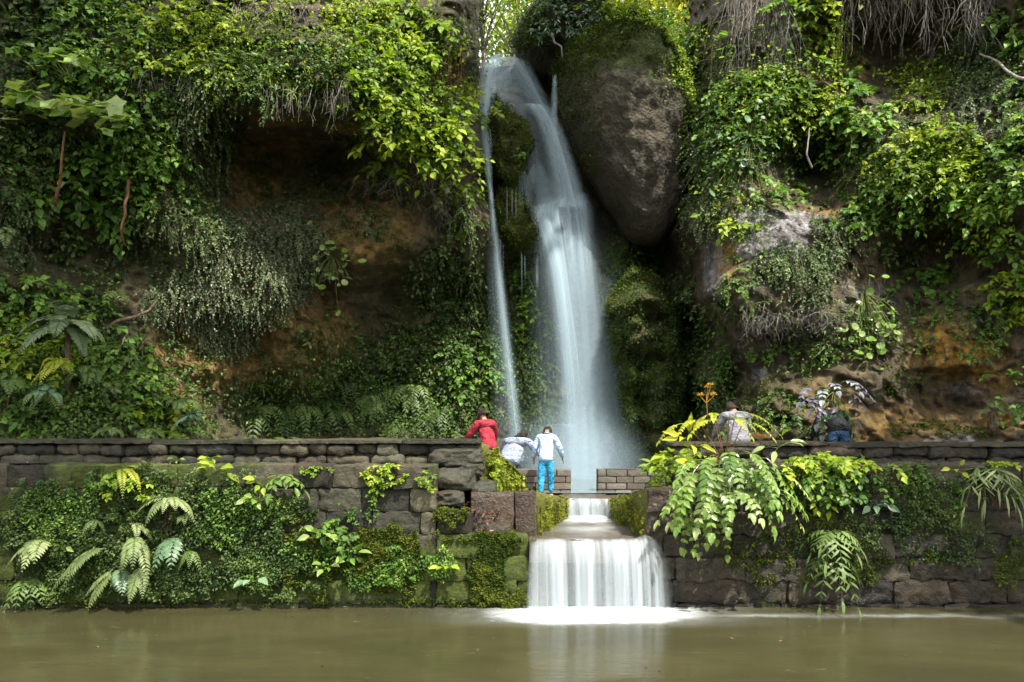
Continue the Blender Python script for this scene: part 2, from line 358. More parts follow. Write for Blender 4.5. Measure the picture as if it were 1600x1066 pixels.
def terr(X, Y):
    z = gz(X, Y)
    pool = sstep(X, -.9, -.4)*sstep(3.0-X, 0, .5)*sstep(Y, 11.8, 12.2)
    z = z*(1-pool)+.72*pool
    ch = sstep(X, -.15, .1)*sstep(2.1-X, 0, .3)*sstep(12.3-Y, 0, .3)
    return z*(1-ch)+.3*ch
sheet('ground', -12, 12, 10.3, 19, 160, 90, terr, M_EARTH)
sheet('plateau', -60, 60, 19, 90, 60, 40, lambda X, Y: 10.4+.04*(Y-19)+.5*fbm(np.stack([X, Y, X*0], -1)*.15, 3, 4)+3*sstep(np.abs(X-1), 2, 9), M_EARTH)

N = NT('pond_water'); pos = N.coord()
wv = N.noise(N.scale(pos, .8, 3.2, 1), 1.1, 4, .55, .3)
wv2 = N.noise(N.scale(pos, 1.2, 5, 1), 6, 3, .5, .5)
hh = N.math('ADD', wv, N.math('MULTIPLY', wv2, .12))
mur = N.noise(N.scale(pos, .5, 1.2, 1), .9, 4, .6, .8)
colr = N.ramp(mur, [(.3, (.028, .028, .013)), (.5, (.035, .034, .016)), (.68, (.043, .041, .019))])
scum = N.noise(N.scale(pos, 1.0, 2.6, 1), 3.2, 9, .75, 1.6)
colr = N.mix(N.math('MULTIPLY', N.ramp(scum, [(.64, 0), (.70, 1)]), .5), colr, (.30, .28, .22))
M_POND = N.done(N.pbr(colr, .16, .5, N.bump(hh, .18, .06), IOR=1.33))
sheet('pond', -60, 60, -60, 10.0, 40, 40, lambda X, Y: X*0, M_POND)
N = NT('far_bank'); n2 = N.noise(N.coord(), .6, 8, .7)
M_BANK = N.done(N.pbr(N.ramp(n2, [(.3, (.02, .03, .01)), (.7, (.06, .08, .02))]), .9, .2, N.bump(n2, .9, .3)))
sheet('far_bank', -90, 90, -90, -14, 60, 60, lambda X, Y: .1+6*sstep(-Y-14, 0, 12)+1.5*fbm(np.stack([X, Y, X*0], -1)*.1, 3, 6), M_BANK)

for sg in (-1, 1):
    sheet('side_bank', min(sg*8.4, sg*40), max(sg*8.4, sg*40), -16, 11, 60, 50, lambda X, Y: -.2+1.0*sstep(np.abs(X)-8.4, 0, 1.2)+2.5*sstep(np.abs(X)-9, 3, 14)+.25*fbm(np.stack([X, Y, X*0], -1)*.5, 3, 6), M_BANK)

# ================================================================ masonry
def box_block(mb, x0, x1, y0, y1, z0, z1, seed=0, rough=.012, rad=.02, step=.045, var=.5, mask=(0, 0, 0, 0), xf=None):
    d = np.array([x1-x0, y1-y0, z1-z0]); c = np.array([x0+x1, y0+y1, z0+z1])/2
    n = np.maximum(2, np.minimum(40, np.round(d/step).astype(int)+1))
    rad = min(rad, *(d*.45))
    mfn = mask if callable(mask) else None
    for ax in range(3):
        a, b = [k for k in range(3) if k != ax]
        for sg in (-1, 1):
            A, B = np.meshgrid(np.linspace(-.5, .5, n[a]), np.linspace(-.5, .5, n[b]), indexing='ij')
            Q = np.zeros(A.shape+(3,)); Q[..., a] = A*d[a]; Q[..., b] = B*d[b]; Q[..., ax] = sg*.5*d[ax]
            inner = np.clip(Q, -(d/2-rad), d/2-rad); off = Q-inner
            Q = inner+nrm(off)*rad
            nn = nrm(off)
            Pw = Q+c
            Q = Q+nn*(rough*(fbm(Pw*4+seed*3.7, 3, 2)+.7*billow(Pw*9+seed*1.3, 2, 8)+.35*billow(Pw*24+seed, 1, 9)))[..., None]
            Pf = (Q+c).reshape(-1, 3)
            if xf is not None: Pf = xf(Pf)
            f = grid_faces(n[a], n[b])
            s1 = 1 if ax != 1 else -1
            f = f if s1*sg < 0 else f[:, ::-1]
            mb.add(Pf, [f], var, mfn(Pf) if mfn else mask)
def stone_mat(name, stops, wet=.5, mossy=1.0, mossc=((.02, .032, .004), (.07, .09, .01)), bumpd=.02):
    N = NT(name); pos = N.coord(); mk = N.sep(N.attr('mask', 'Color'))
    n1 = N.noise(pos, 2.2, 7, .65); n2 = N.noise(pos, 14, 8, .7)
    b = N.ramp(N.math('ADD', N.math('MULTIPLY', n2, .6), N.math('MULTIPLY', N.attr('var'), .4)), stops)
    b = N.mix(.8, b, N.ramp(n1, [(.3, (.5, .52, .5)), (.7, (1.3, 1.25, 1.15))]), 'MULTIPLY')
    b = N.mix(N.math('MULTIPLY', N.ramp(N.noise(pos, 1.3, 4), [(.5, 0), (.62, 1)]), .35), b, (.06, .035, .018))
    mo = N.ramp(N.noise(pos, 30, 5, .7), [(.3, mossc[0]), (.7, mossc[1])])
    mf = N.ramp(N.math('ADD', N.noise(pos, 6, 8, .75), N.math('SUBTRACT', mk[0], .5)), [(.42, 0), (.56, 1)])
    b = N.mix(N.math('MULTIPLY', mf, mossy), b, mo)
    hgt = N.math('ADD', n2, N.math('ADD', N.math('MULTIPLY', N.noise(pos, 45, 4, .7), .35), N.math('MULTIPLY', mf, .5)))
    rg = N.mix(mk[2], N.ramp(n1, [(.35, .85-wet*.2), (.65, .75-wet*.6)]), (.16, .16, .16))
    rg = N.mix(mf, rg, (.9, .9, .9))
    sx = N.n('ShaderNodeSeparateXYZ'); N.l(pos, sx.inputs[0]); zz = N.math('ADD', sx.outputs[2], N.math('MULTIPLY', N.math('SUBTRACT', n1, .5), .22))
    damp = N.ramp(zz, [(.05, 1), (.16, 0)])     # water-soaked foot of the stones
    b = N.mix(damp, b, N.mix(1.0, b, (.42, .42, .40), 'MULTIPLY')); rg = N.mix(damp, rg, (.22, .22, .22))
    return N.done(N.pbr(b, rg, .45, N.bump(hgt, .85, bumpd)))
M_WALL = stone_mat('mossy_stone', [(.28, (.009, .010, .006)), (.5, (.029, .030, .018)), (.72, (.078, .075, .048))], .3, bumpd=.04)
M_WALLR = stone_mat('wet_stone', [(.28, (.006, .0055, .004)), (.5, (.020, .018, .011)), (.72, (.062, .054, .034))], .7, bumpd=.05)
M_BRICK = stone_mat('grey_brick', [(.25, (.075, .065, .055)), (.5, (.12, .108, .092)), (.75, (.18, .165, .14))], .2, .3)
M_GAP = stone_mat('dark_mortar', [(.25, (.01, .009, .008)), (.75, (.03, .026, .02))], .2, .5)
M_WINGMOSS = stone_mat('mossy_render', [(.25, (.03, .026, .016)), (.75, (.10, .085, .05))], .3, 1, ((.03, .034, .006), (.15, .15, .02)), .03)
M_SLAB = stone_mat('wet_slab', [(.28, (.04, .033, .027)), (.5, (.085, .074, .062)), (.72, (.16, .145, .13))], .95, .2)

CO = .28; Y0 = 9.7
def course_wall(mb, x0, x1, topf, seed, mossf, wetf=lambda x, z: 0, ztop=1.725, y0=Y0, dep=.32, lo=.45, hi=.95, rough=.022, co=CO, jy=.03, gapw=.012):
    rr = random.Random(seed); z = ztop; row = 0
    while z > -.25:
        zb = z-co; x = x0-(rr.random()*.4)
        while x < x1:
            L = rr.uniform(lo, hi); xa, xb = max(x, x0), min(x+L, x1); x += L
            xm = (xa+xb)/2
            if xb-xa < .08 or zb+co*.5 > topf(xm): continue
            yj = rr.uniform(-jy, jy)
            box_block(mb, xa+gapw/2, xb-gapw/2, y0+yj, y0+dep, zb+gapw/2+rr.uniform(-.004, .004), z-gapw/2+rr.uniform(-.006, .006), rr.random()*50, rough, rr.uniform(.012, .03), .035, rr.random(), lambda Q: np.stack([mossf(Q[:, 0], Q[:, 2]), 0*Q[:, 0], wetf(Q[:, 0], Q[:, 2])+0*Q[:, 0], 0*Q[:, 0]], -1))
        z = zb; row += 1
def xs(u, Y=Y0): return (u-HX)/F*Y
def zs(v, Y=Y0): return CZ-(v-HY)/F*Y
# left front wall
rt = empty('stone_wall', (xs(400), Y0, 0)); O = np.array(rt.location)
tag(rt, 'mossy coursed stone wall along the pond left of the small cascade', 'wall')
mb = MB()
topL = lambda x: 1.73 if x < xs(681) else (1.18 if x < xs(738) else .90)
mossL = lambda x, z: np.clip(.50+.28*sstep(.95-z, 0, .7)-.42*np.exp(-((x-xs(610))/1.1)**2-((z-1.2)/.42)**2)+.20*vnoise(np.stack([x*1.5, z*2.5, 3.+0*x], -1)), .02, .9)
course_wall(mb, xs(-160), xs(681), topL, 11, mossL)
course_wall(mb, xs(681), xs(826), topL, 12, lambda x, z: .36+.3*sstep(1.0-z, 0, .2), lo=.5, hi=.8)
w = mb.build('stone_courses', M_WALL, rt, origin=O)
mb = MB(); 
for (a, b, t) in ((-160, 681, 1.66), (681, 738, 1.12), (738, 826, .84)): box_block(mb, xs(a)+.003, xs(b)-.003, Y0+.05, 10.36, -.5, t, 3, .003, .01, .4)
mb.build('wall_core', M_GAP, rt, origin=O)
# right front wall
rt = empty('stone_wall', (xs(1300), Y0, 0)); O = np.array(rt.location)
tag(rt, 'dark wet coursed stone wall along the pond right of the small cascade', 'wall')
mb = MB()
topR = lambda x: 1.46 if x < xs(1072) else 1.73
course_wall(mb, xs(1012), xs(1760), topR, 21, lambda x, z: np.clip(.30+.28*vnoise(np.stack([x*1.3, z*2, 9.+0*x], -1)), .02, .8), lambda x, z: sstep(xs(1180)-x, 0, .9), rough=.032, lo=.35, hi=.8)
mb.build('stone_courses', M_WALLR, rt, origin=O)
mb = MB(); box_block(mb, xs(1012)+.01, xs(1072), Y0+.05, 9.99, -.5, 1.40, 3, .003, .01, .4); box_block(mb, xs(1072)+.003, xs(1760), Y0+.05, 10.5, -.5, 1.66, 3, .003, .01, .4)
mb.build('wall_core', M_GAP, rt, origin=O)
# upper rubble walls with thin copings
def rubble(name, label, x0, x1, y, z0, z1, seed, mat, copz, dep=.35, lo=.22, hi=.6, rows=(.13, .17)):
    rt = empty(name, ((x0+x1)/2, y, z0)); O = np.array(rt.location); tag(rt, label, 'wall')
    mb = MB(); rr = random.Random(seed); z = z1
    while z > z0:
        hgt = rr.uniform(*rows); x = x0
        while x < x1:
            L = rr.uniform(lo, hi); xb = min(x+L, x1)
            if xb-x > .07:
                j = rr.uniform(-.03, .02)
                box_block(mb, x+.008, xb-.008, y+rr.uniform(-.03, .03), y+dep, z-hgt+.008+j*.3, z-.008+j*.3, rr.random()*90, .028, .055, .035, rr.random(), (rr.uniform(.15, .4), 0, rr.random()*.3, 0))
            x = xb
        z -= hgt
    mb.build('rubble_courses', mat, rt, origin=O)
    mb = MB(); box_block(mb, x0, x1, y+.09, y+dep+.05, z0-.5, z1-.02, 1, .003, .01, .4); mb.build('wall_core', M_GAP, rt, origin=O)
    mb = MB(); x = x0
    while x < x1:
        L = rr.uniform(.6, 1.4); xb = min(x+L, x1); dz = rr.uniform(0, .022)
        box_block(mb, x+.004, xb-.004, y-.05+rr.uniform(-.02, .02), y+dep+.06, copz+dz, copz+.045+dz, rr.random()*60, .012, .016, .05, rr.random(), (.35, 0, .2, 0)); x = xb
    mb.build('coping', mat, rt, origin=O)
rubble('rubble_wall', 'low dark rubble wall with flat coping behind the left ledge', xs(-160, 10.4), xs(752, 10.4), 10.4, 1.25, 1.955, 5, M_WALL, 1.945)
rubble('rubble_wall', 'low brown rubble wall with worn coping behind the right ledge', xs(1048, 10.6), xs(1780, 10.6), 10.6, 1.25, 1.92, 6, M_WALLR, 1.905, lo=.3, hi=.8)
# sloping wing wall (mossy right side)
def quad_prism(mb, A, B, thick, zb, n=30, seed=1, rough=.02, var=.5, mask=(.8, 0, 0, 0), hz=14):
    """wall from A=(x,y,z) to B with sloping top, vertical face along AB (right side), thickness to -x"""
    A = np.array(A, float); B = np.array(B, float); t = np.linspace(0, 1, n); top = A+(B-A)*t[:, None]
    d = nrm((B-A)*np.array([1, 1, 0])); side = np.array([-d[1], d[0], 0])
    prof = []
    for k in range(hz): prof.append((0., k/(hz-1), 0))
    for k in range(1, 6): prof.append((k/5*thick, 1., 0))
    for k in range(1, 8): prof.append((thick, 1-k/7, 0))
    V = np.zeros((n, len(prof), 3))
    for j, (s, hh, _) in enumerate(prof):
        V[:, j] = top+side*s; V[:, j, 2] = zb+(top[:, 2]-zb)*hh
    nz = fbm(V*3+seed, 4, 5)*rough+billow(V*9+seed, 2, 6)*rough*.6
    V = V-side*nz[..., None]+np.array([0, 0, 1])*(nz*.6)[..., None]
    f = grid_faces(n, len(prof))
    mb.add(V.reshape(-1, 3), [f], var, mask)
    for e in (0, n-1):
        cc = V[e].mean(0); idx = np.arange(len(prof)); VV_ = np.concatenate([V[e], cc[None]]); m_ = len(prof)
        mb.add(VV_, [np.stack([idx, np.roll(idx, -1), np.full(m_, m_)], -1)], var, (.2, 0, .2, 0))
mb = MB(); quad_prism(mb, (xs(752, 10.42), 10.42, 1.97), (xs(832, 12.5), 12.5, 1.10), .38, .7, 60, rough=.035, mask=(.95, 0, 0, 0))
o = mb.build('wing_wall', M_WINGMOSS, origin=(0, 11.3, .7)); tag(o, 'sloping wing wall with a bright yellow-green mossy side above the cascade', 'wall')
# abutments of the chute
def abut(label, Af, Ab, thick, zb, seed, sgn):
    rt = empty('chute_abutment', (Af[0], Af[1], zb)); O = np.array(rt.location); tag(rt, label, 'abutment')
    mb = MB(); quad_prism(mb, Af, Ab, thick, zb, 50, seed, .016, mask=(.75, 0, .1, 0))
    V = np.concatenate(mb.V)
    if sgn < 0:   # mirror so that the vertical face looks to the left
        pass
    mb.build('mossy_side', M_WINGMOSS, rt, origin=O)
    return rt, O
YF, YB = 9.93, 11.7
rt, O = abut('squared dark stone abutment with red-brown front left of the chute', (xs(838, YF), YF, 1.385), (xs(884, YB), YB, 1.09), .2, .2, 4, 1)
mb = MB()
def slope(Pf):
    Pf = Pf.copy(); t = (Pf[:, 1]-YF)/(YB-YF); zt = 1.385-.30*np.clip(t, 0, 1); Pf[:, 2] = .2+(Pf[:, 2]-.2)*(zt-.2)/1.2+.0; Pf[:, 0] += np.clip(t, 0, 1)*.36; return Pf
box_block(mb, xs(735, YF), xs(800, YF)+.02, YF, YB, .2, 1.395, 5, .014, .03, .05, .6, (.25, 0, .6, 0), xf=slope)
box_block(mb, xs(800, YF)+.03, xs(838, YF)-.02, YF-.005, YB, .2, 1.40, 8, .014, .03, .05, .3, (.2, 0, .6, 0), xf=slope)
mb.build('front_blocks', stone_mat('red_brown_stone', [(.28, (.018, .012, .009)), (.5, (.045, .029, .021)), (.72, (.11, .085, .07))], .8, .8, bumpd=.04), rt, origin=O)
# right abutment: the face looks left, so run the prism from back to front
rt = empty('chute_abutment', (xs(1010), 9.9, .2)); O = np.array(rt.location); tag(rt, 'mossy stone abutment with a streaked side facing the chute from the right', 'abutment')
mb = MB(); quad_prism(mb, (xs(955, YB), YB, 1.075), (xs(1011, Y0), Y0+.02, 1.45), .5, .2, 50, 9, .016, mask=(.75, 0, .1, 0)); 
mb.build('mossy_side', M_WINGMOSS, rt, origin=O)
# stone rubble in the notch left of the abutment
def boulder(name, c, r, seed, mat, label=None, cat=None, parent=None, group=None, mask=(.3, 0, .3, 0), rough=.22, n=28):
    th, ph = np.meshgrid(np.linspace(0, 2*math.pi, n*2), np.linspace(.001, math.pi-.001, n))
    Q = np.stack([np.sin(ph)*np.cos(th), np.sin(ph)*np.sin(th), np.cos(ph)], -1)
    k = 1+rough*fbm(Q*1.3+seed, 3, 3)+rough*.5*billow(Q*2.6+seed, 3, 5)
    Q = np.sign(Q)*np.abs(Q)**.75*k[..., None]*np.asarray(r)
    mb = MB(); mb.add(Q.reshape(-1, 3), [grid_faces(n, n*2)[:, ::-1]], .5, mask)
    o = mb.build(name, mat, parent); o.location = c
    if label: tag(o, label, cat, group)
    return o
for i, (u, v, Y, rx, rz, lb) in enumerate([(712, 748, 10.15, .27, .16, 'large black stone under the end of the upper rubble wall'), (738, 735, 10.25, .16, .09, 'smaller flat stone wedged above the black stone in the notch'), (700, 778, 10.05, .2, .1, 'dark mossy stone low in the wall notch beside the leaf litter'), (757, 765, 10.2, .16, .12, 'rounded stone touching the left abutment in the notch'), (716, 716, 10.3, .34, .13, 'long grey stone just below the coping end')]):
    boulder('stone', W(u, v, Y), (rx, .22, rz), i*5+2, M_WALL, lb, 'stone', group='stones in the wall notch')
# brick walls of the upper pool
def brickwall(label, x0, x1, y, z0, z1, seed, end):
    rt = empty('brick_wall', ((x0+x1)/2, y, z0)); O = np.array(rt.location); tag(rt, label, 'wall')
    mb = MB(); rr = random.Random(seed); z = z0; r = 0; hh = .105
    while z < z1-.03:
        x = x0-(.15 if r % 2 else 0)
        while x < x1:
            L = rr.uniform(.26, .34); xa, xb = max(x, x0), min(x+L, x1); x += L
            if xb-xa < .04: continue
            box_block(mb, xa+.006, xb-.006, y+rr.uniform(-.006, .006), y+.3, z+.005, z+hh-.005, rr.random()*40, .005, .012, .05, rr.random(), (.3 if z > z1-.15 else .12, 0, .1, 0))
        z += hh; r += 1
    mb.build('brick_courses', M_BRICK, rt, origin=O)
    mb = MB(); box_block(mb, x0+.004, x1-.004, y+.02, y+.28, z0-.3, z1-.03, 1, .002, .01, .4); mb.build('wall_core', M_GAP, rt, origin=O)
brickwall('dark brick wall left of the pool outlet behind the child', xs(790, 12.75), xs(893, 12.75), 12.75, 1.02, 1.44, 3, 1)
brickwall('grey brick wall right of the pool outlet', xs(934, 12.75), xs(1050, 12.75), 12.75, 1.02, 1.47, 4, -1)

# chute floors
mb = MB(); box_block(mb, xs(826)+.0, xs(1022), 9.62, 11.72, .55, .826, 4, .006, .02, .06, .5, (.1, 0, .9, 0))
o = mb.build('chute_slab', M_SLAB, origin=(xs(925), 10.6, .6)); tag(o, 'wet grey-brown stone slab of the chute above the lower cascade', 'slab')
mb = MB(); box_block(mb, xs(884, YB)-.01, xs(955, YB)+.02, YB+.0, 12.74, .6, 1.085, 4, .006, .02, .06, .5, (.1, 0, .9, 0)); 
o = mb.build('chute_slab', M_SLAB, origin=(xs(925), 12.2, .8)); tag(o, 'upper wet stone slab between the brick walls and the small step fall', 'slab')
mb = MB(); box_block(mb, xs(765, 12.1), xs(884, YB)-.02, 11.75, 12.74, .7, 1.06, 9, .01, .02, .08, .4, (.15, 0, .5, 0))
o = mb.build('stone_landing', M_SLAB, origin=(.2, 12.2, .8)); tag(o, 'flat stone landing on which the child stands left of the outlet', 'paving')
mb = MB(); box_block(mb, xs(955, YB)+.03, xs(1040, 12.1), 11.75, 12.74, .7, 1.055, 10, .01, .02, .08, .4, (.3, 0, .5, 0))
o = mb.build('stone_landing', M_SLAB, origin=(2, 12.2, .8)); tag(o, 'narrow stone landing in front of the right brick wall', 'paving')
mb = MB(); box_block(mb, xs(826)+.02, xs(1012)-.0, 9.78, 10.2, -.5, .55, 14, .02, .03, .06, .3, (.1, 0, .9, 0))
o = mb.build('cascade_wall', M_WALLR, origin=(xs(925), 9.9, 0)); tag(o, 'dark wet stone face behind the lower cascade', 'wall')
N = NT('upper_pool_water'); M_POOL = N.done(N.pbr((.12, .15, .16), .12, .5, N.bump(N.noise(N.coord(), 3, 3), .15, .05)))
sheet('upper_pool', -.55, 2.75, 12.5, 18.2, 10, 10, lambda X, Y: X*0+1.095, M_POOL)

# ================================================================ wedged boulder and ledge rocks
ROCKF = []
def outline_rock(name, pts, Yc, depth, seed, mat, label, mask=(.2, 0, 0, 0), n=70, rough=.12, lean=0.0, mossfn=None):
    """closed rock with a given outline as seen from the pond, bulging to both sides"""
    pts = np.array(pts, float); t = np.linspace(0, 1, len(pts)+1); pc = np.vstack([pts, pts[:1]])
    tt = np.linspace(0, 1, 2*n, endpoint=False)
    seg = np.concatenate([[0], np.cumsum(np.linalg.norm(np.diff(pc, axis=0), axis=1))]); seg /= seg[-1]
    ou = np.interp(tt, seg, pc[:, 0]); ov = np.interp(tt, seg, pc[:, 1])
    k = np.array([1, 2, 3, 2, 1.])/9
    for a in (0, 1):
        ou = sum(np.roll(ou, j-2)*k[j] for j in range(5)); ov = sum(np.roll(ov, j-2)*k[j] for j in range(5))
    cu, cv = pts.mean(0)
    mb = MB()
    ang = np.linspace(0, 2*math.pi, 2*n, endpoint=False); wob = 1+.05*fbm(np.stack([np.cos(ang)*2.2, np.sin(ang)*2.2, ang*0+seed], -1), 4, 13)+.03*billow(np.stack([np.cos(ang)*5, np.sin(ang)*5, ang*0+seed], -1), 2, 15)
    ou = cu+(ou-cu)*wob; ov = cv+(ov-cv)*wob
    for sg in (-1, 1):
        r = np.sin(np.linspace(0, math.pi/2, n))
        U = cu+(ou-cu)[None]*r[:, None]; V_ = cv+(ov-cv)[None]*r[:, None]
        dY = sg*depth*np.sqrt(np.clip(1-r**2.6, 0, 1))[:, None]*np.ones_like(U)
        P = W(U, V_, Yc+lean*(V_-cv)/100)
        P[..., 1] += dY
        wa, wb = worley(P*1.6+seed, 5); amp = rough*(fbm(P*.9+seed, 4, 3)+.7*billow(P*1.9+seed, 3, 7)+.25*fbm(P*6, 3, 9)+1.1*np.clip(wb-wa, 0, .5)-.6*wa)*(1-r[:, None]**6)
        P[..., 1] += amp*sg*-1*-1 if sg > 0 else -amp
        f = grid_faces(n, 2*n); a = np.arange(n*2*n).reshape(n, 2*n)
        wrap = np.stack([a[:-1, -1], a[1:, -1], a[1:, 0], a[:-1, 0]], -1)
        f = np.concatenate([f, wrap]); f = f if sg < 0 else f[:, ::-1]
        mkk = np.zeros((n*2*n, 4)); mkk[:] = mask
        if mossfn is not None: mkk[:, 0] = mossfn(U, V_).ravel()
        mb.add(P.reshape(-1, 3), [f], .5, mkk)
    ROCKF.append((mb.V[0].copy(), nrm(mb.V[0]-W(cu, cv, Yc+depth*.6)), U, V_))
    o = mb.build(name, mat, origin=W(cu, cv, Yc)); tag(o, label, 'rock')
    return o
N = NT('boulder_rock'); pos = N.coord(); mk = N.sep(N.attr('mask', 'Color'))
n1 = N.noise(pos, 1.0, 8, .7, .4); n2 = N.noise(pos, 6, 9, .75); vo = N.voro(pos, 16)
b = N.ramp(n1, [(.3, (.03, .027, .02)), (.5, (.062, .055, .041)), (.7, (.12, .108, .085))])
b = N.mix(.85, b, N.ramp(n2, [(.35, (.4, .4, .4)), (.62, (1.5, 1.45, 1.35))]), 'MULTIPLY')
b = N.mix(N.ramp(N.math('ADD', N.noise(pos, 3.5, 8, .75), N.math('SUBTRACT', mk[0], .5)), [(.45, 0), (.6, 1)]), b, N.ramp(N.noise(pos, 20, 5), [(.3, (.015, .024, .005)), (.7, (.06, .08, .012))]))
b = N.mix(mk[1], b, (.012, .012, .010))  # shade mixed into the rock colour, used on the overhang
M_BOULDER = N.done(N.pbr(b, .75, .3, N.bump(N.math('SUBTRACT', n2, N.math('MULTIPLY', vo, .4)), 1, .12)))
outline_rock('boulder', [(868, 118), (888, 76), (925, 46), (980, 34), (1028, 62), (1060, 120), (1082, 182), (1085, 232), (1070, 280), (1063, 325), (1044, 368), (1012, 382), (978, 362), (945, 314), (915, 262), (893, 215), (876, 165)], 17.0, 1.5, 3, M_BOULDER,
  'huge wedged brown boulder hanging to the right of the waterfall', rough=.13, mossfn=lambda u, v: np.clip(.62*np.exp(-((v-90)/80)**2)+.9*sstep(u-.55*(v-120)-1000, 0, 45)*(v < 300)+.16, 0, 1))
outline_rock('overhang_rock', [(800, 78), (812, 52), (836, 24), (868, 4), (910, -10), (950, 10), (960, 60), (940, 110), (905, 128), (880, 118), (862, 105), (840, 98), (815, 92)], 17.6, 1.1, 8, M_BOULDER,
  'overhanging rock with shade put into its dark colour above the top of the waterfall', mask=(.55, .55, 0, 0), rough=.42)
outline_rock('ledge_rock', [(770, 150), (790, 165), (800, 185), (822, 195), (830, 225), (824, 262), (800, 285), (775, 280), (764, 240), (762, 190)], 16.7, .5, 12, M_CLIFF,
  'rugged grey-green rock splitting the two streams of the waterfall', mask=(.55, .1, .15, 0), rough=.3)
outline_rock('ledge_rock', [(775, 300), (800, 295), (818, 320), (838, 352), (845, 390), (828, 405), (800, 392), (780, 360), (770, 325)], 16.8, .45, 19, M_CLIFF,
  'mossy rock knob under the split, left of the main fall', mask=(.9, 0, .1, .25), rough=.25)
outline_rock('mossy_rock', [(945, 470), (985, 425), (1030, 445), (1055, 520), (1062, 600), (1052, 690), (1030, 745), (985, 745), (965, 700), (968, 620), (950, 550)], 16.6, .8, 23, M_CLIFF,
  'tall moss covered rock standing right of the waterfall foot', mask=(.95, 0, 0, .1), rough=.75)
# ================================================================ falling water
def silk(name, fu, dens, lo=.35, hi=.66, col=(.50, .65, .76), contrast=1.0, fl=.16, epow=1.25):  # skylight blue put into the water colour
    N = NT(name)
    uvn = N.n('ShaderNodeUVMap').outputs[0]
    s = N.attr('var'); mk = N.sep(N.attr('mask', 'Color'))
    a = N.noise(N.scale(uvn, fu, fl, 1), 1.0, 3, .55, .15); b = N.noise(N.scale(uvn, fu*3.1, fl*.8, 1), 1.0, 2, .5)
    st = N.math('ADD', N.math('MULTIPLY', a, .72), N.math('MULTIPLY', b, .28))
    st = N.ramp(st, [(lo, 0.0), (hi, 1.0)])
    e = N.math('MULTIPLY', s, N.math('SUBTRACT', 1.0, s)); e = N.math('MULTIPLY', e, 4.0)
    e = N.math('POWER', e, epow, clamp=True)
    al = N.math('MULTIPLY', N.math('MULTIPLY', N.math('ADD', N.math('MULTIPLY', st, contrast), 1-contrast*.8), e), N.math('MULTIPLY', mk[0], dens), clamp=True)
    d = N.pbr((*col,), .6, .25)
    t = N.n('ShaderNodeBsdfTranslucent'); t.inputs[0].default_value = (*col, 1)
    m = N.n('ShaderNodeMixShader'); m.inputs[0].default_value = .35; N.l(d, m.inputs[1]); N.l(t.outputs[0], m.inputs[2])
    tr = N.n('ShaderNodeBsdfTransparent'); mm = N.n('ShaderNodeMixShader'); N.l(al, mm.inputs[0]); N.l(tr.outputs[0], mm.inputs[1]); N.l(m.outputs[0], mm.inputs[2])
    return N.done(mm.outputs[0])
def ribbon(mb, pts, seed=0, bulge=.25, m=17, n=60, top=.15, bot=0.0):
    pts = np.array([tuple(q)+(1.,)*(5-len(q)) for q in pts], float); k = len(pts); t = np.linspace(0, k-1, n); i = np.arange(k)
    def cub(y):
        out = np.interp(t, i, y)
        for _ in range(3): out = np.convolve(np.pad(out, 2, mode='reflect', reflect_type='odd'), [.1, .2, .4, .2, .1], 'valid')
        return out
    U, V, Y, H = (cub(pts[:, j]) for j in range(4)); D = cub(pts[:, 4]) if pts.shape[1] > 4 else np.ones(n)
    C = W(U, V, Y); s = np.linspace(-1, 1, m)
    hw = H/F*Y*1.18
    P = C[:, None]+np.zeros((n, m, 3)); P[..., 0] += s[None]*hw[:, None]; P[..., 1] -= bulge*hw[:, None]*(1-s[None]**2)
    L = np.concatenate([[0], np.cumsum(np.linalg.norm(np.diff(C, axis=0), axis=1))])
    uv = np.stack([s[None]*hw.mean()+seed*3.7+0*L[:, None], L[:, None]+seed*5.1+0*s[None]], -1)
    den = D*np.clip(sstep(np.linspace(0, 1, n), 0, top) if top > 0 else 1, 0, 1)*(1 if bot <= 0 else 1-sstep(np.linspace(0, 1, n), 1-bot, 1))
    mk = np.zeros((n, m, 4)); mk[..., 0] = (den*np.ones(n))[:, None]
    mb.add(P.reshape(-1, 3), [grid_faces(n, m)], np.broadcast_to((s+1)/2, (n, m)).ravel(), mk.reshape(-1, 4), uv.reshape(-1, 2))
S_MAIN = silk('falling_water', 9, .50, contrast=.85, epow=1.9)
S_VEIL = silk('water_veil', 9, .20, contrast=.75, epow=1.8)
S_STREAM = silk('thin_stream', 16, .48, contrast=.6)
S_LOW = silk('cascade_water', 5.5, .74, lo=.41, hi=.66, contrast=1.0, col=(.58, .66, .72))
S_MIST = silk('spray', 2.0, .10, contrast=.35, fl=1.2)
wf = tag(empty('waterfall', W(910, 750, 16.5)), kind='structure'); wl = np.array(wf.location)
mb = MB()
ribbon(mb, [(764, 112, 17.6, 8), (782, 90, 17.4, 19), (804, 94, 17.2, 22), (822, 124, 17.1, 18), (844, 165, 17.0, 18), (868, 215, 17.0, 20), (884, 280, 16.9, 24), (890, 330, 16.8, 26)], 1, top=.05)
ribbon(mb, [(818, 172, 16.9, 10, .4), (826, 163, 16.8, 15, .8), (840, 165, 16.7, 17), (856, 190, 16.6, 18), (872, 240, 16.6, 20), (884, 290, 16.5, 22), (890, 325, 16.5, 26)], 2, top=.05)
ribbon(mb, [(832, 245, 16.9, 12, .4), (848, 285, 16.8, 18, .5), (860, 335, 16.7, 24, .7)], 7, top=.3)
ribbon(mb, [(872, 306, 16.9, 22, .5), (866, 320, 16.75, 30, 1.1), (866, 338, 16.6, 34, 1.3), (874, 390, 16.4, 34, 1.35), (886, 470, 16.3, 30, 1.0), (897, 560, 16.2, 30, .72), (906, 660, 16.1, 32, .52), (908, 770, 16.0, 34, .45)], 3, top=.14)
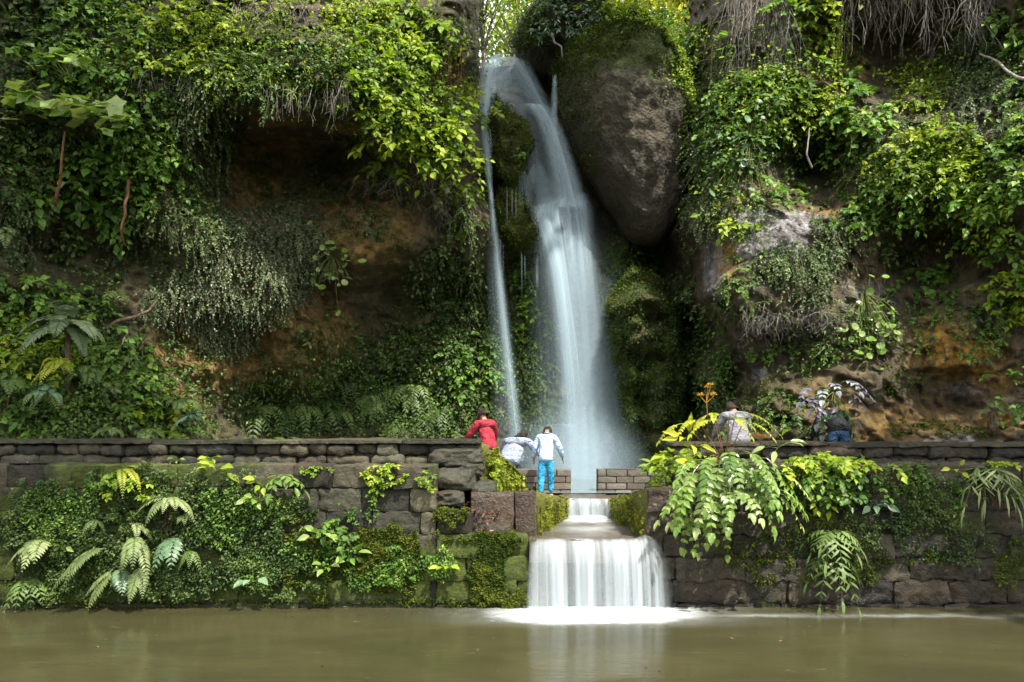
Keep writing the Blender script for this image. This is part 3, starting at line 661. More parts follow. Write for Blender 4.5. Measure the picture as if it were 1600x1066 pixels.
ribbon(mb, [(906, 300, 16.8, 12, .5), (908, 320, 16.7, 16, .8), (912, 370, 16.6, 18, .8), (916, 470, 16.4, 26, .6), (924, 600, 16.3, 32, .5), (930, 770, 16.2, 40, .4)], 4, top=.05)
ribbon(mb, [(838, 318, 16.5, 10, .5), (845, 334, 16.4, 12, .9), (854, 362, 16.3, 14, 1.4), (870, 420, 16.2, 15, 1.4), (880, 500, 16.1, 16, 1.0), (893, 640, 16.0, 20, .7), (900, 770, 16.0, 24, .6)], 5, top=.1)
ribbon(mb, [(890, 305, 16.75, 14, .5), (892, 325, 16.65, 18, 1), (896, 360, 16.5, 20, 1), (900, 430, 16.4, 24, .9), (906, 520, 16.3, 26, .6)], 8, top=.15, bot=.3)
mb.build('main_fall', S_MAIN, wf, origin=wl)
mb = MB()
ribbon(mb, [(786, 86, 17.3, 20, 1), (796, 130, 17.2, 38, 1.3), (822, 200, 17.1, 48, .9), (852, 300, 17, 58, .8), (868, 345, 16.9, 64, .7)], 11, top=.1)
ribbon(mb, [(876, 330, 16.6, 48, .5), (882, 420, 16.4, 56, .8), (900, 560, 16.2, 66, .9), (910, 770, 16.0, 84, 1)], 12, top=.12)
ribbon(mb, [(890, 300, 16.9, 50, .3), (905, 450, 16.7, 72, .45), (915, 600, 16.5, 90, .55), (918, 770, 16.3, 110, .6)], 13, top=.3)
ribbon(mb, [(930, 420, 16.5, 50, .2), (938, 600, 16.3, 70, .4), (935, 770, 16.1, 90, .5)], 14, top=.4)
mb.build('water_veil', S_VEIL, wf, origin=wl)
mb = MB()
ribbon(mb, [(783, 84, 17.0, 8), (766, 98, 16.7, 14), (759, 140, 16.4, 15), (757, 200, 16.2, 12), (761, 250, 16.1, 7), (766, 300, 16.0, 4), (770, 340, 16.0, 4), (780, 440, 16.0, 7), (791, 550, 15.9, 8), (802, 640, 15.8, 9), (807, 720, 15.8, 11)], 21, bulge=.5, top=.04)
ribbon(mb, [(775, 95, 16.9, 22, .6), (776, 130, 16.5, 24, .6), (768, 190, 16.3, 18, .55), (766, 240, 16.2, 12, .35)], 22, top=.1, bot=.3)
ribbon(mb, [(768, 320, 16.0, 6, .2), (775, 440, 16.0, 14, .22), (790, 600, 15.9, 20, .25), (800, 720, 15.8, 28, .25)], 24, top=.1)
mb.build('left_stream', S_STREAM, wf, origin=wl)
mb = MB()
ribbon(mb, [(867, 116, 16.2, 3, .7), (866, 150, 16.2, 5, .75), (865, 200, 16.2, 6, .6), (868, 260, 16.3, 13, .4)], 31, top=.05, bot=.3)
ribbon(mb, [(876, 200, 16.9, 4, .2), (884, 240, 16.8, 6, .3), (900, 300, 16.7, 12, .15)], 32, top=.1, bot=.3)
for i in range(16):
    u = [782, 786, 812, 816, 819, 822, 825, 829, 833, 800, 806, 815, 820, 838, 840, 792][i]; v0 = [372, 380, 270, 266, 262, 268, 272, 262, 255, 292, 290, 392, 398, 400, 396, 288][i]
    ribbon(mb, [(u, v0, 16.15 if v0 < 330 else 16.3, 1.1, .35), (u+.5, v0+45+i % 4*9, 16.2, 1.6, .35)], 40+i, n=10, m=5, top=.1, bot=.4)
mb.build('trickle', S_STREAM, wf, origin=wl)
mb = MB()
for i in range(9):
    a = i/8; ribbon(mb, [(835+a*120, 650-40*math.sin(a*3.1), 15.6-.1*i, 40, .9), (835+a*130, 760, 15.4-.1*i, 60, 1)], 60+i, top=.6, n=24)
ribbon(mb, [(860, 700, 15.0, 30, 1), (868, 664, 14.9, 26, 1.5), (885, 662, 14.8, 16, 1.2), (896, 690, 14.8, 8, .8)], 70, n=24, top=.3)
mb.build('spray_veil', S_MIST, wf, origin=wl)

# small cascades at the chute
lc = tag(empty('cascade', (xs(925), 9.6, .83)), kind='structure'); lo = np.array(lc.location)
def sheetfall(mb, x0, x1, y, z, zb, out, seed, m=90, n=26, flare=.06, dens=1.0, dip=True):
    s = np.linspace(0, 1, m); t = np.linspace(0, 1, n)
    S, T = np.meshgrid(s, t)
    X = x0+(x1-x0)*S+np.where(S > .5, (S-.5)*2*flare*(1.9*np.sqrt(T) if dip else T), (S-.5)*2*flare*.7*T)*np.abs(S-.5)*2
    drop = T**1.5
    Yv = y+.10*(1-T)**6-out*np.sqrt(T)-.05*np.sin(S*23+seed)*T*.4+.04*fbm(np.stack([S*9, T*.6, S*0+seed], -1), 3, 2)
    Z = z-(z-zb)*drop+.014*np.sin(S*math.pi)*0
    if dip: Z -= .05*np.clip(np.abs(S-.5)-.44, 0, 1)/.06*(1-T)*(S < .5)
    if dip: Z += .05*np.exp(-((S-.955)/.05)**2)*(1-T)**1.5
    uv = np.stack([X+seed*4.3, T*(z-zb)*.8+seed], -1)
    mk = np.zeros(X.shape+(4,)); mk[..., 0] = dens*sstep(T, -.05, .10)
    var = .5+(S-.5)*1.0; var = np.clip(.5+np.sign(S-.5)*np.maximum(0, np.abs(S-.5)-.38)/.12*.5, 0, 1)
    mb.add(np.stack([X, Yv, Z], -1).reshape(-1, 3), [grid_faces(n, m)], var.ravel(), mk.reshape(-1, 4), uv.reshape(-1, 2))
mb = MB(); sheetfall(mb, xs(828), xs(1016), 9.60, .835, -.01, .30, 1, flare=.10)
sheetfall(mb, xs(830), xs(1014), 9.55, .833, -.01, .36, 2.3, flare=.14, dens=.30)
mb.build('lower_fall', S_LOW, lc, origin=lo)
mb = MB(); sheetfall(mb, xs(885, YB), xs(954, YB), YB-.01, 1.092, .84, .10, 4, m=50, n=14, flare=.01, dens=1.0, dip=False)
sheetfall(mb, xs(885, YB), xs(954, YB), YB-.03, 1.09, .84, .13, 6, m=50, n=14, flare=.01, dens=.5, dip=False)
mb.build('step_fall', S_LOW, lc, origin=lo)
# thin running water film on slab + foam
N = NT('foam'); pos = N.coord(); mkc = N.sep(N.attr('mask', 'Color'))
nz = N.noise(N.scale(pos, 1.2, 2.2, 1), 3.2, 5, .6, .6)
al = N.math('MULTIPLY', mkc[0], N.ramp(nz, [(.28, .45), (.62, 1.2)])); al = N.math('MINIMUM', al, 1.0)
d = N.pbr((.50, .54, .56), .7, .2); tr = N.n('ShaderNodeBsdfTransparent'); mm = N.n('ShaderNodeMixShader')
N.l(al, mm.inputs[0]); N.l(tr.outputs[0], mm.inputs[1]); N.l(d, mm.inputs[2]); M_FOAM = N.done(mm.outputs[0])
X, Y = np.meshgrid(np.linspace(-3.2, 8, 280), np.linspace(7.9, 9.72, 90))
cx = (xs(822)+xs(1034))/2
dx = np.abs(X-cx); e1 = np.clip(1-np.maximum(0, dx-.72)/.75, 0, 1)
front = 9.02-.10*np.exp(-(dx/.9)**2)+.20*sstep(dx, .6, 1.6)
wob = .05*fbm(np.stack([X*2, Y*2, X*0], -1), 3, 4)
A = e1**1.3*sstep(Y+wob, front-.12, front+.2)*1.25
right = sstep(X, 1.5, 2.4)*np.exp(-((Y-9.28+.02*np.sin(X*2)-wob*1.5)/.09)**2)*.34*(.55+.6*np.clip(fbm(np.stack([X*1.3, Y*3, X*0], -1), 3, 8), -.6, 1))*(.7+.3*np.sin(X*3.1))*(1-sstep(X, 5, 8)*.3)
haze_ = np.exp(-((X-cx)/1.15)**2)*sstep(Y, 8.7, 9.2)*.35
A = np.clip(np.maximum(np.maximum(A, right), haze_), 0, 1.3); A = A*sstep(9.72-Y, -.02, .02)
mb = MB(); mk = np.zeros(A.shape+(4,)); mk[..., 0] = A
Z = .006+.035*np.clip(A, 0, 1)*np.exp(-((Y-9.3)/.16)**2)*(dx < 1.1)
mb.add(np.stack([X, Y, Z], -1).reshape(-1, 3), [grid_faces(90, 280)[:, ::-1]], .5, mk.reshape(-1, 4))
tag(mb.build('foam', M_FOAM, origin=(cx, 9.3, 0)), kind='structure')
X, Y = np.meshgrid(np.linspace(0, 1, 60), np.linspace(0, 1, 60))
xl = xs(830)+(xs(884, YB)-xs(830))*Y; xr = xs(1014)+(xs(955, YB)-xs(1014))*Y
yy = 9.64+(YB-9.66)*Y
mk = np.zeros(X.shape+(4,)); mk[..., 0] = np.clip(sstep(Y, .62, .95)*1.1+.42*sstep(Y, -.1, .6)*(.5+.5*fbm(np.stack([X*2, Y*5, X*0], -1), 3, 3)), 0, 1.2)*np.clip(1-np.abs(X-.5)*1.6, .1, 1)
mb = MB(); mb.add(np.stack([xl+(xr-xl)*X, yy, .836+.02*sstep(Y, .85, 1)], -1).reshape(-1, 3), [grid_faces(60, 60)[:, ::-1]], .5, mk.reshape(-1, 4))
tag(mb.build('foam', M_FOAM, origin=(1, 10.6, .83)), kind='structure')
# little water in the concrete channel at the far left
N = NT('shallow_rill'); M_RILL = N.done(N.pbr((.05, .05, .05), .1, .6, N.bump(N.noise(N.scale(N.coord(), 6, 2, 1), 3, 4), .6, .05)))
sheet('rill_water', xs(-160), xs(78), 9.78, 10.36, 8, 8, lambda X, Y: X*0+1.742, M_RILL)

# ================================================================ people
def skin_obj(name, nodes, edges, mat, parent=None, sub=2, root=0):
    import bmesh
    bm = bmesh.new(); ly = bm.verts.layers.skin.verify(); vs = []
    for i, (p, r) in enumerate(nodes):
        v = bm.verts.new(p); rr = r if isinstance(r, tuple) else (r, r); v[ly].radius = rr; v[ly].use_root = (i == root); vs.append(v)
    for a, b in edges: bm.edges.new((vs[a], vs[b]))
    me = bpy.data.meshes.new(name); bm.to_mesh(me); bm.free()
    o = link(name, me, mat, parent)
    m = o.modifiers.new('skin', 'SKIN'); m.use_smooth_shade = True; m.branch_smoothing = .4
    s = o.modifiers.new('sub', 'SUBSURF'); s.levels = sub; s.render_levels = sub
    return o
def cloth_mat(name, a, b, kind='plain', sc_=30):
    N = NT(name); tc = N.n('ShaderNodeTexCoord').outputs['Object']
    n = N.noise(tc, 9, 4, .6, .6)
    if kind == 'stripes':
        wv = N.n('ShaderNodeTexWave'); N.l(tc, wv.inputs[0]); wv.inputs['Scale'].default_value = sc_; wv.inputs['Distortion'].default_value = 1.2; wv.bands_direction = 'Z'
        c = N.mix(N.ramp(wv.outputs['Fac'], [(.42, 0), (.55, 1)]), a, b)
    else: c = N.ramp(n, [(.4, a), (.6, b)])
    return N.done(N.pbr(c, .8, .25, N.bump(n, 1.0, .12)))
M_SKIN = cloth_mat('skin', (.36, .19, .13), (.40, .22, .15)); M_HAIR = cloth_mat('dark_hair', (.012, .009, .008), (.03, .022, .018))
M_EYE = cloth_mat('eye', (.02, .015, .01), (.03, .02, .015))
def person(label, loc, rz, H, top, bottom, shoe, lean=0., kneel=0., headdrop=.2, arms=((.05, -.02), (.05, -.02)), step=.0, hood=False, long_hair=False, child=False, hairm=None, wide=1.0):
    """figure faces +y before rotation; lean (radians) bends the trunk forward; kneel 0..1 folds the legs"""
    root = empty('person', loc, rz); tag(root, label, 'person')
    hs = 1.18 if child else 1.0
    hipz = (.52-.27*kneel)*H
    def tp(d, side=0, fwd=0):  # point d up the trunk
        return np.array([side, d*math.sin(lean)+fwd*math.cos(lean), hipz+d*math.cos(lean)-fwd*math.sin(lean)])
    hip = np.array([0, 0, hipz]); ch = tp(.21*H); sh = tp(.285*H); nk = tp(.315*H)
    hl = lean+headdrop
    hd = nk+np.array([0, math.sin(hl), math.cos(hl)])*.085*H*hs; ht = nk+np.array([0, math.sin(hl), math.cos(hl)])*.155*H*hs
    f = np.array([0, math.cos(hl), -math.sin(hl)])
    nodes = [(hip, (.062*H, .060*H)), (tp(.11*H), (.056*H, .054*H)), (ch, (.060*H, .058*H)), (sh, (.045*H, .040*H)), (nk, .032*H), (hd, (.046*H*hs, .054*H*hs)), (ht-f*.008*H, .042*H*hs), (hd+f*.052*H*hs-np.array([0, 0, .012*H]), .016*H)]
    ed = [(0, 1), (1, 2), (2, 3), (3, 4), (4, 5), (5, 6), (5, 7)]
    nose = len(nodes); nodes.append((hd+f*.072*H*hs, .006*H)); ed.append((7, nose))
    for s in (-1, 1):
        e = len(nodes); nodes.append((hd+np.array([s*.052*H*hs, 0, -.004*H]), .009*H)); ed.append((5, e))
    joints = {}
    for s, (ao, af) in zip((-1, 1), arms):
        S = tp(.275*H, s*.098*H*wide); 
        El = S+np.array([s*(.03*H+ao*H), math.sin(af)*.16*H, -math.cos(af)*.155*H])
        Wr = El+np.array([s*ao*.5*H, math.sin(af+.35)*.14*H, -math.cos(af+.35)*.14*H])
        Hd = Wr+(Wr-El)/np.linalg.norm(Wr-El)*.035*H
        i = len(nodes); nodes += [(S, .034*H), (El, .025*H), (Wr, .0165*H), (Hd, (.019*H, .011*H))]; ed += [(3, i), (i, i+1), (i+1, i+2), (i+2, i+3)]
        dd = nrm(Wr-El)
        for q, (ox, ln) in enumerate([(-.014, .038), (-.005, .045), (.005, .042), (.014, .033)]):
            b = Hd+np.array([0, ox*H, 0])+dd*.016*H; j = len(nodes)
            nodes += [(b, .0052*H), (b+dd*ln*.5*H+np.array([-s*.004*H, .002*H, 0]), .0046*H), (b+dd*ln*H*.92+np.array([-s*.012*H, .004*H, 0]), .004*H)]; ed += [(i+3, j), (j, j+1), (j+1, j+2)]
        b = Wr+dd*.012*H+np.array([0, .02*H, 0]); j = len(nodes)
        nodes += [(b, .0065*H), (b+dd*.02*H+np.array([0, .014*H, 0]), .0052*H)]; ed += [(i+2, j), (j, j+1)]
        joints['a%d' % s] = (S, El, Wr)
    for s in (-1, 1):
        Hp = hip+np.array([s*.052*H, 0, -.02*H])
        if kneel > .05:
            Kn = Hp+np.array([s*.05*H, .22*H*math.sin(kneel*1.4), -.25*H*math.cos(kneel*1.25)])
            An = np.array([s*.07*H, Kn[1]-.12*H*kneel, .04*H])
        else:
            Kn = np.array([s*.058*H, .012*H+step*s*.05*H, .275*H]); An = np.array([s*.06*H, step*s*.12*H, .042*H])
        i = len(nodes); nodes += [(Hp, (.046*H, .046*H)), (Kn, .032*H), (Kn*.45+An*.55+np.array([0, -.004*H, 0]), .027*H), (An, .021*H), (An+np.array([0, .06*H, -.022*H]), (.022*H, .014*H))]
        ed += [(0, i), (i, i+1), (i+1, i+2), (i+2, i+3), (i+3, i+4)]
        joints['l%d' % s] = (Hp, Kn, An)
    body = skin_obj('body', nodes, ed, M_SKIN, root)
    g = 1.22
    tn = [(tp(-.07*H), (.108*H*wide, .088*H)), (tp(.0*H), (.104*H*wide, .084*H)), (tp(.10*H), (.098*H*wide, .075*H)), (ch, (.114*H*wide, .085*H)), (sh, (.088*H*wide, .066*H)), (tp(.308*H), .048*H)]
    te = [(0, 1), (1, 2), (2, 3), (3, 4), (4, 5)]
    for s in (-1, 1):
        S, El, Wr = joints['a%d' % s]; i = len(tn); tn += [(S, .056*H), (El, .042*H), (Wr-(Wr-El)*.08, .030*H)]; te += [(4, i), (i, i+1), (i+1, i+2)]
    if hood: i = len(tn); tn += [(tp(.30*H, 0, -.05*H), (.06*H, .03*H))]; te += [(4, i)]
    skin_obj('top_garment', tn, te, top, root)
    bn = [(hip-np.array([0, 0, .012*H]), (.082*H*wide, .080*H)), (tp(.055*H), (.084*H*wide, .07*H))]; be = [(0, 1)]
    for s in (-1, 1):
        Hp, Kn, An = joints['l%d' % s]; i = len(bn); bn += [(Hp+np.array([0, 0, -.03*H]), (.068*H, .072*H)), (Kn, .050*H), (An+np.array([0, 0, .02*H]), .038*H)]; be += [(0, i), (i, i+1), (i+1, i+2)]
    skin_obj('trousers', bn, be, bottom, root)
    for s in (-1, 1):
        Hp, Kn, An = joints['l%d' % s]
        b = np.array([An[0], An[1], .022*H])
        skin_obj('shoe', [(b+np.array([0, -.022*H, .004*H]), (.026*H, .022*H)), (b+np.array([0, .03*H, 0]), (.028*H, .02*H)), (b+np.array([0, .072*H, -.004*H]), (.026*H, .015*H))], [(0, 1), (1, 2)], shoe, root)
    hb = f*-.012*H
    hn = [(hd+hb+np.array([0, 0, .016*H]), (.056*H*hs, .058*H*hs)), (ht+hb*.5, .046*H*hs), (hd+hb*3-np.array([0, 0, .02*H]), (.047*H*hs, .03*H))]
    he = [(0, 1), (0, 2)]
    if long_hair: hn.append((nk-f*.04*H-np.array([0, 0, .04*H]), (.042*H, .02*H))); he.append((2, 3))
    skin_obj('hair', hn, he, hairm or M_HAIR, root)
    for s in (-1, 1):
        mb = MB(); Vt, fs = tube([[0, 0, 0], [0, .006*H, 0]], [.007*H, .003*H], 8); mb.add(Vt, fs); o = mb.build('eye', M_EYE, root); o.location = hd+f*.05*H*hs+np.array([s*.018*H, 0, .010*H])
    return root
white = cloth_mat('white_blue_jacket', (.50, .62, .80), (.36, .50, .74)); cyan = cloth_mat('bright_blue_cloth', (.04, .34, .58), (.02, .25, .50))
jeans = cloth_mat('dark_denim', (.012, .035, .075), (.018, .05, .10)); red = cloth_mat('red_cloth', (.26, .02, .035), (.34, .03, .05)); strp = cloth_mat('striped_cloth', (.45, .52, .66), (.05, .07, .13), 'stripes', 16)
gre = cloth_mat('grey_cloth', (.15, .155, .18), (.20, .205, .23)); blk = cloth_mat('black_cloth', (.01, .012, .016), (.022, .025, .03)); shoe_w = cloth_mat('pale_shoe', (.55, .6, .62), (.65, .7, .72)); shoe_d = cloth_mat('dark_shoe', (.03, .03, .03), (.05, .05, .05))
person('child in a white jacket and bright blue trousers walking away with bowed head', (xs(853, 12.15), 12.15, 1.06), R(-8), 1.17, white, cyan, shoe_w, lean=.32, headdrop=1.0, arms=((.03, .05), (.05, .15)), step=.5, hood=True, child=True)
person('person in a red top standing near the thin stream, face turned down', (xs(764, 14.2), 14.2, .94), R(30), 1.56, red, jeans, shoe_d, lean=.35, headdrop=.5, arms=((.03, .5), (.05, .5)))
person('crouching person in a blue and white striped top with back to the pond', (xs(795, 13.3), 13.3, 1.02), R(-30), 1.50, strp, jeans, shoe_d, lean=.75, kneel=.6, headdrop=.5, arms=((.06, .5), (.06, .6)), wide=1.45, long_hair=True)
person('person in a light grey shirt with bent head behind the right rubble wall', (xs(1155, 11.6), 11.6, 1.22), R(5), 1.42, gre, jeans, shoe_d, lean=.45, headdrop=.7, arms=((.02, .4), (.02, .4)), wide=1.2)
person('person in black top and dark blue trousers bending away beside the violet-leaved plant', (xs(1310, 11.9), 11.9, 1.3), R(-10), 1.62, blk, jeans, shoe_d, lean=1.15, headdrop=.3, arms=((.02, .2), (.02, .2)))
# ================================================================ foliage
def T_(v, f): return np.array(v, float), np.array(f)
LEAF = T_([(0, 0, 0), (-.27, .38, .05), (.27, .38, .05), (0, .45, -.02), (0, 1, -.10)], [(0, 3, 1), (0, 2, 3), (1, 3, 4), (3, 2, 4)])
OVATE = T_([(0, 0, 0), (-.22, .16, .05), (.22, .16, .05), (-.33, .42, .07), (.33, .42, .07), (0, .42, 0), (-.20, .74, .02), (.20, .74, .02), (0, .74, -.04), (0, 1, -.14)],
           [(0, 5, 1), (0, 2, 5), (1, 5, 3), (2, 4, 5), (3, 5, 8), (3, 8, 6), (5, 4, 8), (4, 7, 8), (6, 8, 9), (8, 7, 9)])
_a = np.arange(9)/9*2*math.pi
ROUND = T_([(0, .5, -.04)]+[(math.sin(t)*.5, .5-math.cos(t)*.5, .05) for t in _a], [(0, 1+k, 1+(k+1) % 9) for k in range(9)])
STRAP = T_([(0, 0, 0), (-.085, .3, .02), (.085, .3, .02), (-.07, .65, -.01), (.07, .65, -.01), (0, 1, -.12)], [(0, 2, 1), (1, 2, 3), (2, 4, 3), (3, 4, 5)])
TUFT = T_([(-.035, 0, 0), (.035, 0, 0), (-.02, .55, .06), (.02, .55, .06), (0, 1, -.12)], [(0, 1, 3), (0, 3, 2), (2, 3, 4)])
BITS = T_([(0, 0, 0), (-.4, .45, .1), (.4, .45, .1), (0, .95, 0)], [(0, 2, 1), (1, 2, 3)])
_b = [(math.sin(t)*(.5+.10*math.cos(5*t)), .42-math.cos(t)*(.46+.10*math.cos(5*t)), .07*math.cos(2*t)) for t in np.arange(15)/15*2*math.pi]
PALM = T_([(0, .35, -.06)]+_b, [(0, 1+k, 1+(k+1) % 15) for k in range(15)])
def inst(mb, T, pos, ax, nr, scl, var, wd=1.0):
    tv, tf = T; n = len(pos)
    if n == 0: return
    ax = nrm(ax); nr = nrm(nr-(nr*ax).sum(-1, keepdims=True)*ax); sd = np.cross(ax, nr)
    scl = np.broadcast_to(np.asarray(scl, float), (n,)); wd = np.broadcast_to(np.asarray(wd, float), (n,))
    V = pos[:, None]+scl[:, None, None]*(tv[None, :, 0:1]*wd[:, None, None]*sd[:, None]+tv[None, :, 1:2]*ax[:, None]+tv[None, :, 2:3]*nr[:, None])
    f = tf[None]+np.arange(n)[:, None, None]*len(tv)
    mb.add(V.reshape(-1, 3), [f.reshape(-1, 3)], np.repeat(np.broadcast_to(var, (n,)), len(tv)))
def rnd(n, s=1.0): return RNG.normal(0, s, (n, 3))
PXM = 1/F
def twig_leaves(fb, sb, P, leaf, tpl, nl, wd=1.0, t0=.2, upn=.8, stemr=.005, pair=True, tint=None, hang=.25):
    """P (N,n,3) twig polylines; leaves set alternately along each"""
    N, n, _ = P.shape
    if sb is not None: V, fs = tubes(P, np.full(N, stemr), np.full(N, stemr*.35)); sb.add(V, fs)
    tt = t0+(1-t0)*(np.arange(nl)+RNG.random((N, nl))*.7)/nl; tt = np.clip(tt, 0, .999)*(n-1)
    i = np.floor(tt).astype(int); fr = (tt-i)[..., None]; r = np.arange(N)[:, None]
    A, B = P[r, i], P[r, np.minimum(i+1, n-1)]
    pos = (A+(B-A)*fr).reshape(-1, 3); T = nrm(B-A).reshape(-1, 3)
    sg = np.where(np.arange(nl) % 2, 1., -1.)[None].repeat(N, 0).reshape(-1, 1)
    k = len(pos); side = nrm(np.cross(T, np.array([0, 0, 1.])+rnd(k, .2)))
    ax = .45*T+sg*side*.85+rnd(k, .35)+np.array([0, -.1, -hang])
    nr = np.array([0, -.35, upn])+rnd(k, .42)
    last = (np.arange(nl) == nl-1)[None].repeat(N, 0).reshape(-1, 1); ax = np.where(last, T, ax)
    base = (RNG.random(N) if tint is None else tint)
    var = np.clip(.62*base[:, None].repeat(nl, 1).reshape(-1)+.42*RNG.random(k)-.03, 0, 1)
    inst(fb, tpl, pos, ax, nr, leaf*RNG.uniform(.6, 1.15, k), var, wd)
KIND = {
 'brightbig': (.175, OVATE, 'bright', 8, .62, .85, .5, .55, 2.6, .95),
 'fresh': (.13, LEAF, 'fresh', 10, .58, .85, .5, .6, 3.0, 1.1),
 'freshbig': (.18, OVATE, 'fresh', 8, .62, .85, .5, .6, 2.6, .95),  # leaf length (m), template, material, leaves per twig, twig length, out, up, droop, cover, width
 'bright': (.125, LEAF, 'bright', 10, .60, .85, .55, .55, 3.0, 1.1),
 'mid': (.125, OVATE, 'mid', 9, .52, .85, .5, .6, 2.6, 1.1),
 'dark': (.10, LEAF, 'dark', 9, .42, .8, .3, .6, 3.2, 1.1),
 'ivy': (.062, LEAF, 'ivy', 12, .40, .6, .2, .8, 2.6, 1.15),
 'grey': (.052, LEAF, 'grey', 14, .38, .7, .25, .9, 2.6, 1.1),
 'glauc': (.13, STRAP, 'blue', 9, .35, .8, .4, .7, 2.4, 1.7),
 'small': (.055, LEAF, 'mid', 12, .30, .8, .4, .6, 2.6, 1.2),
 'smallbright': (.055, LEAF, 'bright', 12, .28, .8, .5, .6, 2.6, 1.2),
 'grass': (.24, TUFT, 'mid', 7, .12, .6, .6, .9, 2.2, 1.3),
 'brightgrass': (.24, TUFT, 'bright', 7, .12, .6, .7, .9, 2.2, 1.2),
 'drygrass': (.26, TUFT, 'dryleaf', 7, .15, .6, .5, .9, 2.2, 1.1),
 'palegrass': (.26, TUFT, 'palefern', 7, .15, .6, .4, .9, 2.0, 1.0),
}
def shrub(name, label, cat, group, u, v, ru, rv, kind, seed=0, cover=1.0, leaf=1.0, L=1.0, thick=0., sf=None, droop=None, stem=True, up=None):
    lf, tpl, mat, nl, tl, out, upv, dr, cov, wd = KIND[kind]; lf *= leaf; tl *= L; droop = dr if droop is None else droop; upv = upv if up is None else up
    sf = sf or surf
    c0, _ = sf(np.array([float(u)]), np.array([float(v)])); Yc = c0[0, 1]; lpx = lf/Yc*F
    ru *= 1.1; rv *= 1.1
    nlv = cov*cover*1.35*math.pi*ru*rv/(.42*wd*lpx*lpx); nt = max(4, int(nlv/nl))
    r = np.sqrt(RNG.random(nt*2)); th = RNG.random(nt*2)*2*math.pi
    uu, vv = u+ru*r*np.cos(th), v+rv*r*np.sin(th)
    p, nn = sf(uu, vv)
    k = (vnoise(p*2.2+seed*9.1, 3)+.5*vnoise(p*5.5, 4)) > -.45-.35*(1-r)
    p, nn, r = p[k][:nt], nn[k][:nt], r[k][:nt]; m = len(p)
    if m < 2: return
    toward = nrm(np.array([0, 0, CZ])-p)
    d = nrm(toward*out+nn*.35+np.array([0, 0, upv])+rnd(m, .42))
    ln = tl*RNG.uniform(.5, 1.25, m)*(1.15-.4*r)
    t = np.linspace(0, 1, 5)[None, :, None]
    P = (p-nn*.02)[:, None]+d[:, None]*ln[:, None, None]*t+np.array([0, 0, -1.])*droop*ln[:, None, None]*t**2+thick*toward[:, None]*RNG.random((m, 1, 1))
    tint = np.clip(.5+.5*vnoise(p*3+seed, 6)+RNG.normal(0, .18, m), 0, 1)
    rt = empty(name, c0[0]); tag(rt, label, cat, group); O = c0[0]
    fb, sb = MB(), MB(); twig_leaves(fb, sb if stem else None, P, lf, tpl, nl, wd, stemr=.004+.002*lf/.1, tint=tint)
    fb.build('foliage', LM[mat], rt, smooth=False, origin=O)
    if stem: sb.build('stem', M_TWIG, rt, origin=O)
    return rt
def hang(name, label, cat, group, u, v, ru, length, kind, n=14, seed=0, sf=None, leaf=1.0, wig=6, off=.06):
    """strands trailing down from (u, v)"""
    lf, tpl, mat, nl, *_r = KIND[kind]; lf *= leaf; wd = _r[-1]; sf = sf or surf
    c0, _ = sf(np.array([float(u)]), np.array([float(v)])); O = c0[0]
    u0 = u+RNG.normal(0, ru*.55, n); ln = length*RNG.uniform(.35, 1.1, n); ns = 12
    t = np.linspace(0, 1, ns)
    p0, n0 = sf(u0, v+RNG.normal(0, 5, n))
    P = np.zeros((n, ns, 3)); mpp = O[1]/F
    for j in range(ns):
        P[:, j] = p0+nrm(np.array([0, 0, CZ])-p0)*(off+.12*math.sin(math.pi*min(1, t[j]*1.6)/2))+np.array([0, 0, -1])*(ln*mpp*t[j])[:, None]
        P[:, j, 0] += vnoise(np.stack([u0*.3, np.full(n, t[j]*2.6), np.full(n, seed)], -1), 5)*wig*mpp
    rt = empty(name, O); tag(rt, label, cat, group); fb, sb = MB(), MB()
    k = max(6, int(length*mpp/lf*2.6)); twig_leaves(fb, sb, P, lf, tpl, k, wd, t0=.03, stemr=.004, hang=.6)
    fb.build('foliage', LM[mat], rt, smooth=False, origin=O); sb.build('stem', M_TWIG, rt, origin=O)
def roots(name, label, group, u, v, ru, length, n=60, seed=0, sf=None, mat=None, r=.008, curl=.3, off=.25, cat='roots', horiz=0.0):
    sf = sf or surf; c0, _ = sf(np.array([float(u)]), np.array([float(v)])); O = c0[0]; mpp = O[1]/F; ns = 12
    u0 = u+RNG.uniform(-ru, ru, n); p0, _ = sf(u0, v+RNG.normal(0, 10, n)); ln = length*mpp*RNG.uniform(.25, 1.1, n)
    P = np.zeros((n, ns, 3)); w = rnd(n, curl); w[:, 2] *= .3; dr = nrm(np.array([0, 0, -1.])+w+np.array([horiz, 0, 0]))
    q = p0+nrm(np.array([0, 0, CZ])-p0)*off*RNG.random((n, 1)); 
    for j in range(ns):
        P[:, j] = q; dr = nrm(dr+rnd(n, curl*.5)*np.array([1, 1, .4])+np.array([horiz*.1, 0, -.12])); q = q+dr*(ln/ns)[:, None]
    mb = MB(); V, fs = tubes(P, r*RNG.uniform(.4, 1.1, n), np.full(n, r*.25)); mb.add(V, fs)
    # side rootlets
    i = RNG.integers(2, ns-2, n*2); k = np.arange(n*2) % n; s0 = P[k, i]; d = nrm(rnd(n*2, .7)+np.array([0, 0, -.5])); t = np.linspace(0, 1, 5)[None, :, None]
    Q = s0[:, None]+d[:, None]*(ln[k]*.22)[:, None, None]*t+np.array([0, 0, -1])*t**2*(ln[k]*.1)[:, None, None]
    V, fs = tubes(Q, np.full(n*2, r*.4), np.full(n*2, r*.15)); mb.add(V, fs)
    o = mb.build(name, mat or M_ROOT, origin=O); tag(o, label, cat, group)
